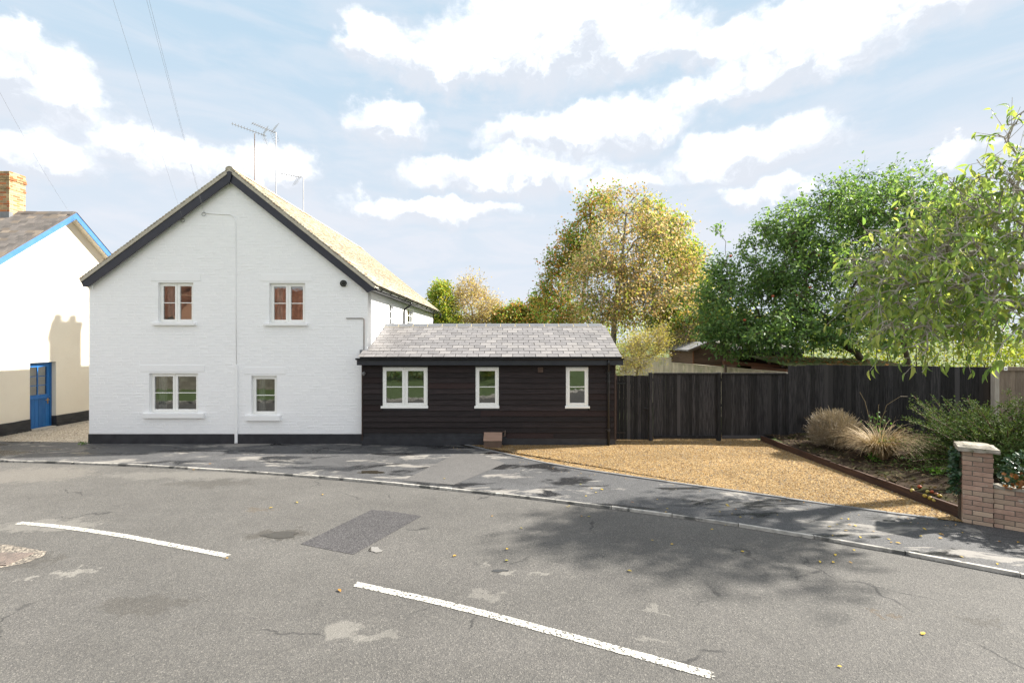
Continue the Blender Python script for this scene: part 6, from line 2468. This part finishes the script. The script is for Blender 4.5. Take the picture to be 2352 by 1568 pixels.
for a, b in zip(wl, wl[1:]):
    v3 = Vector((b[0] - a[0], b[1] - a[1], 0))
    nn = Vector((v3.y, -v3.x, 0)).normalized()
    c = Vector(((a[0] + b[0]) / 2, (a[1] + b[1]) / 2, 2.24))
    m.obox(c, v3 / 2, nn * .26, (0, 0, .045))
m.build('coping', STONE, fw)
hedge('hedge', 'green hedge across the road, mirrored in the outbuilding windows', [(-8, -4.6), (-4, -5.4), (1, -7), (3.5, -8.5)], 2.4, 1.3, 9000, DKG, .15)
tree('willow_tree', 'yellow-green tree across the road, mirrored in the middle outbuilding window', [(-1.6, -5.2, .1), (-1.6, -5.2, 1.2), (-1.6, -5.1, 2.2)],
     [(-1.6, -5.0, 2.0, 1.2, 1.1, 1.5)], 90, 16, .1, .12, LEAF_FAR, YGR, BARK, twig=.45)
PANT = mat('red_pantile', (.36, .16, .095), (.26, .11, .07), scale=6, rough=.8, bump=.3, blotch=((.16, .09, .06), 2.5, .55, .7))
BRK = mat('far_brick', (.36, .20, .13), (.28, .15, .10), scale=6, rough=.9, bump=.4)


def far_house(x, y, wx, wy, he, hr, rz, label):
    t = thing('pantiled_house', (x, y, .9), label, 'house')
    M4 = Matrix.Translation((x, y, .9)) @ Matrix.Rotation(rz, 4, 'Z')

    def tr(m):
        m.v = [tuple(M4 @ Vector(p)) for p in m.v]
        return m
    m = MB()
    m.prism([(-wx, -wy, 0), (-wx, wy, 0), (-wx, wy, he), (-wx, 0, hr), (-wx, -wy, he)], (2 * wx, 0, 0))
    tr(m).build('wall', BRK, t)
    m = MB()
    nx_, nr_ = 90, 22
    for sg in (-1, 1):
        base = len(m.v)
        vs, fs = [], []
        for r in range(nr_):
            for e_ in (0, 1):
                f = (r + e_) / nr_
                for i in range(nx_ + 1):
                    xx = -wx - .2 + (2 * wx + .4) * i / nx_
                    vs.append((xx, sg * (wy + .3) * f, hr + .12 - (hr - he + .25) * f + .03 * math.sin(i * 1.57) + (.035 if e_ == 1 else 0)))
        for r in range(nr_):
            for i in range(nx_):
                a = (r * 2) * (nx_ + 1) + i
                fs.append((a, a + 1, a + nx_ + 2, a + nx_ + 1))
        m.add(vs, fs)
    tr(m).build('roof', PANT, t)
    for k in range(3):
        m = MB()
        xx = -wx + 2 * wx * (k + .5) / 3
        m.box(xx - .5, xx + .5, wy + .005, wy + .05, 1.0, 2.2)
        w_ = tr(m).build('window', UPVC, t)
        m = MB()
        m.box(xx - .42, xx - .03, wy + .052, wy + .056, 1.08, 2.12).box(xx + .03, xx + .42, wy + .052, wy + .056, 1.08, 2.12)
        tr(m).build('pane', GLASS, w_)
    m = MB()
    m.box(wx - 1.2, wx - .5, -.35, .35, hr - .6, hr + 1.0)
    tr(m).build('chimney', BRK, t)


far_house(-27, -12.5, 5.0, 3.2, 3.6, 6.6, .5, 'red pantiled house across the road, mirrored in the upper left cottage window')
far_house(-19.5, -13.0, 3.4, 3.0, 3.3, 6.2, -.35, 'red pantiled house across the road, mirrored in the upper right cottage window')
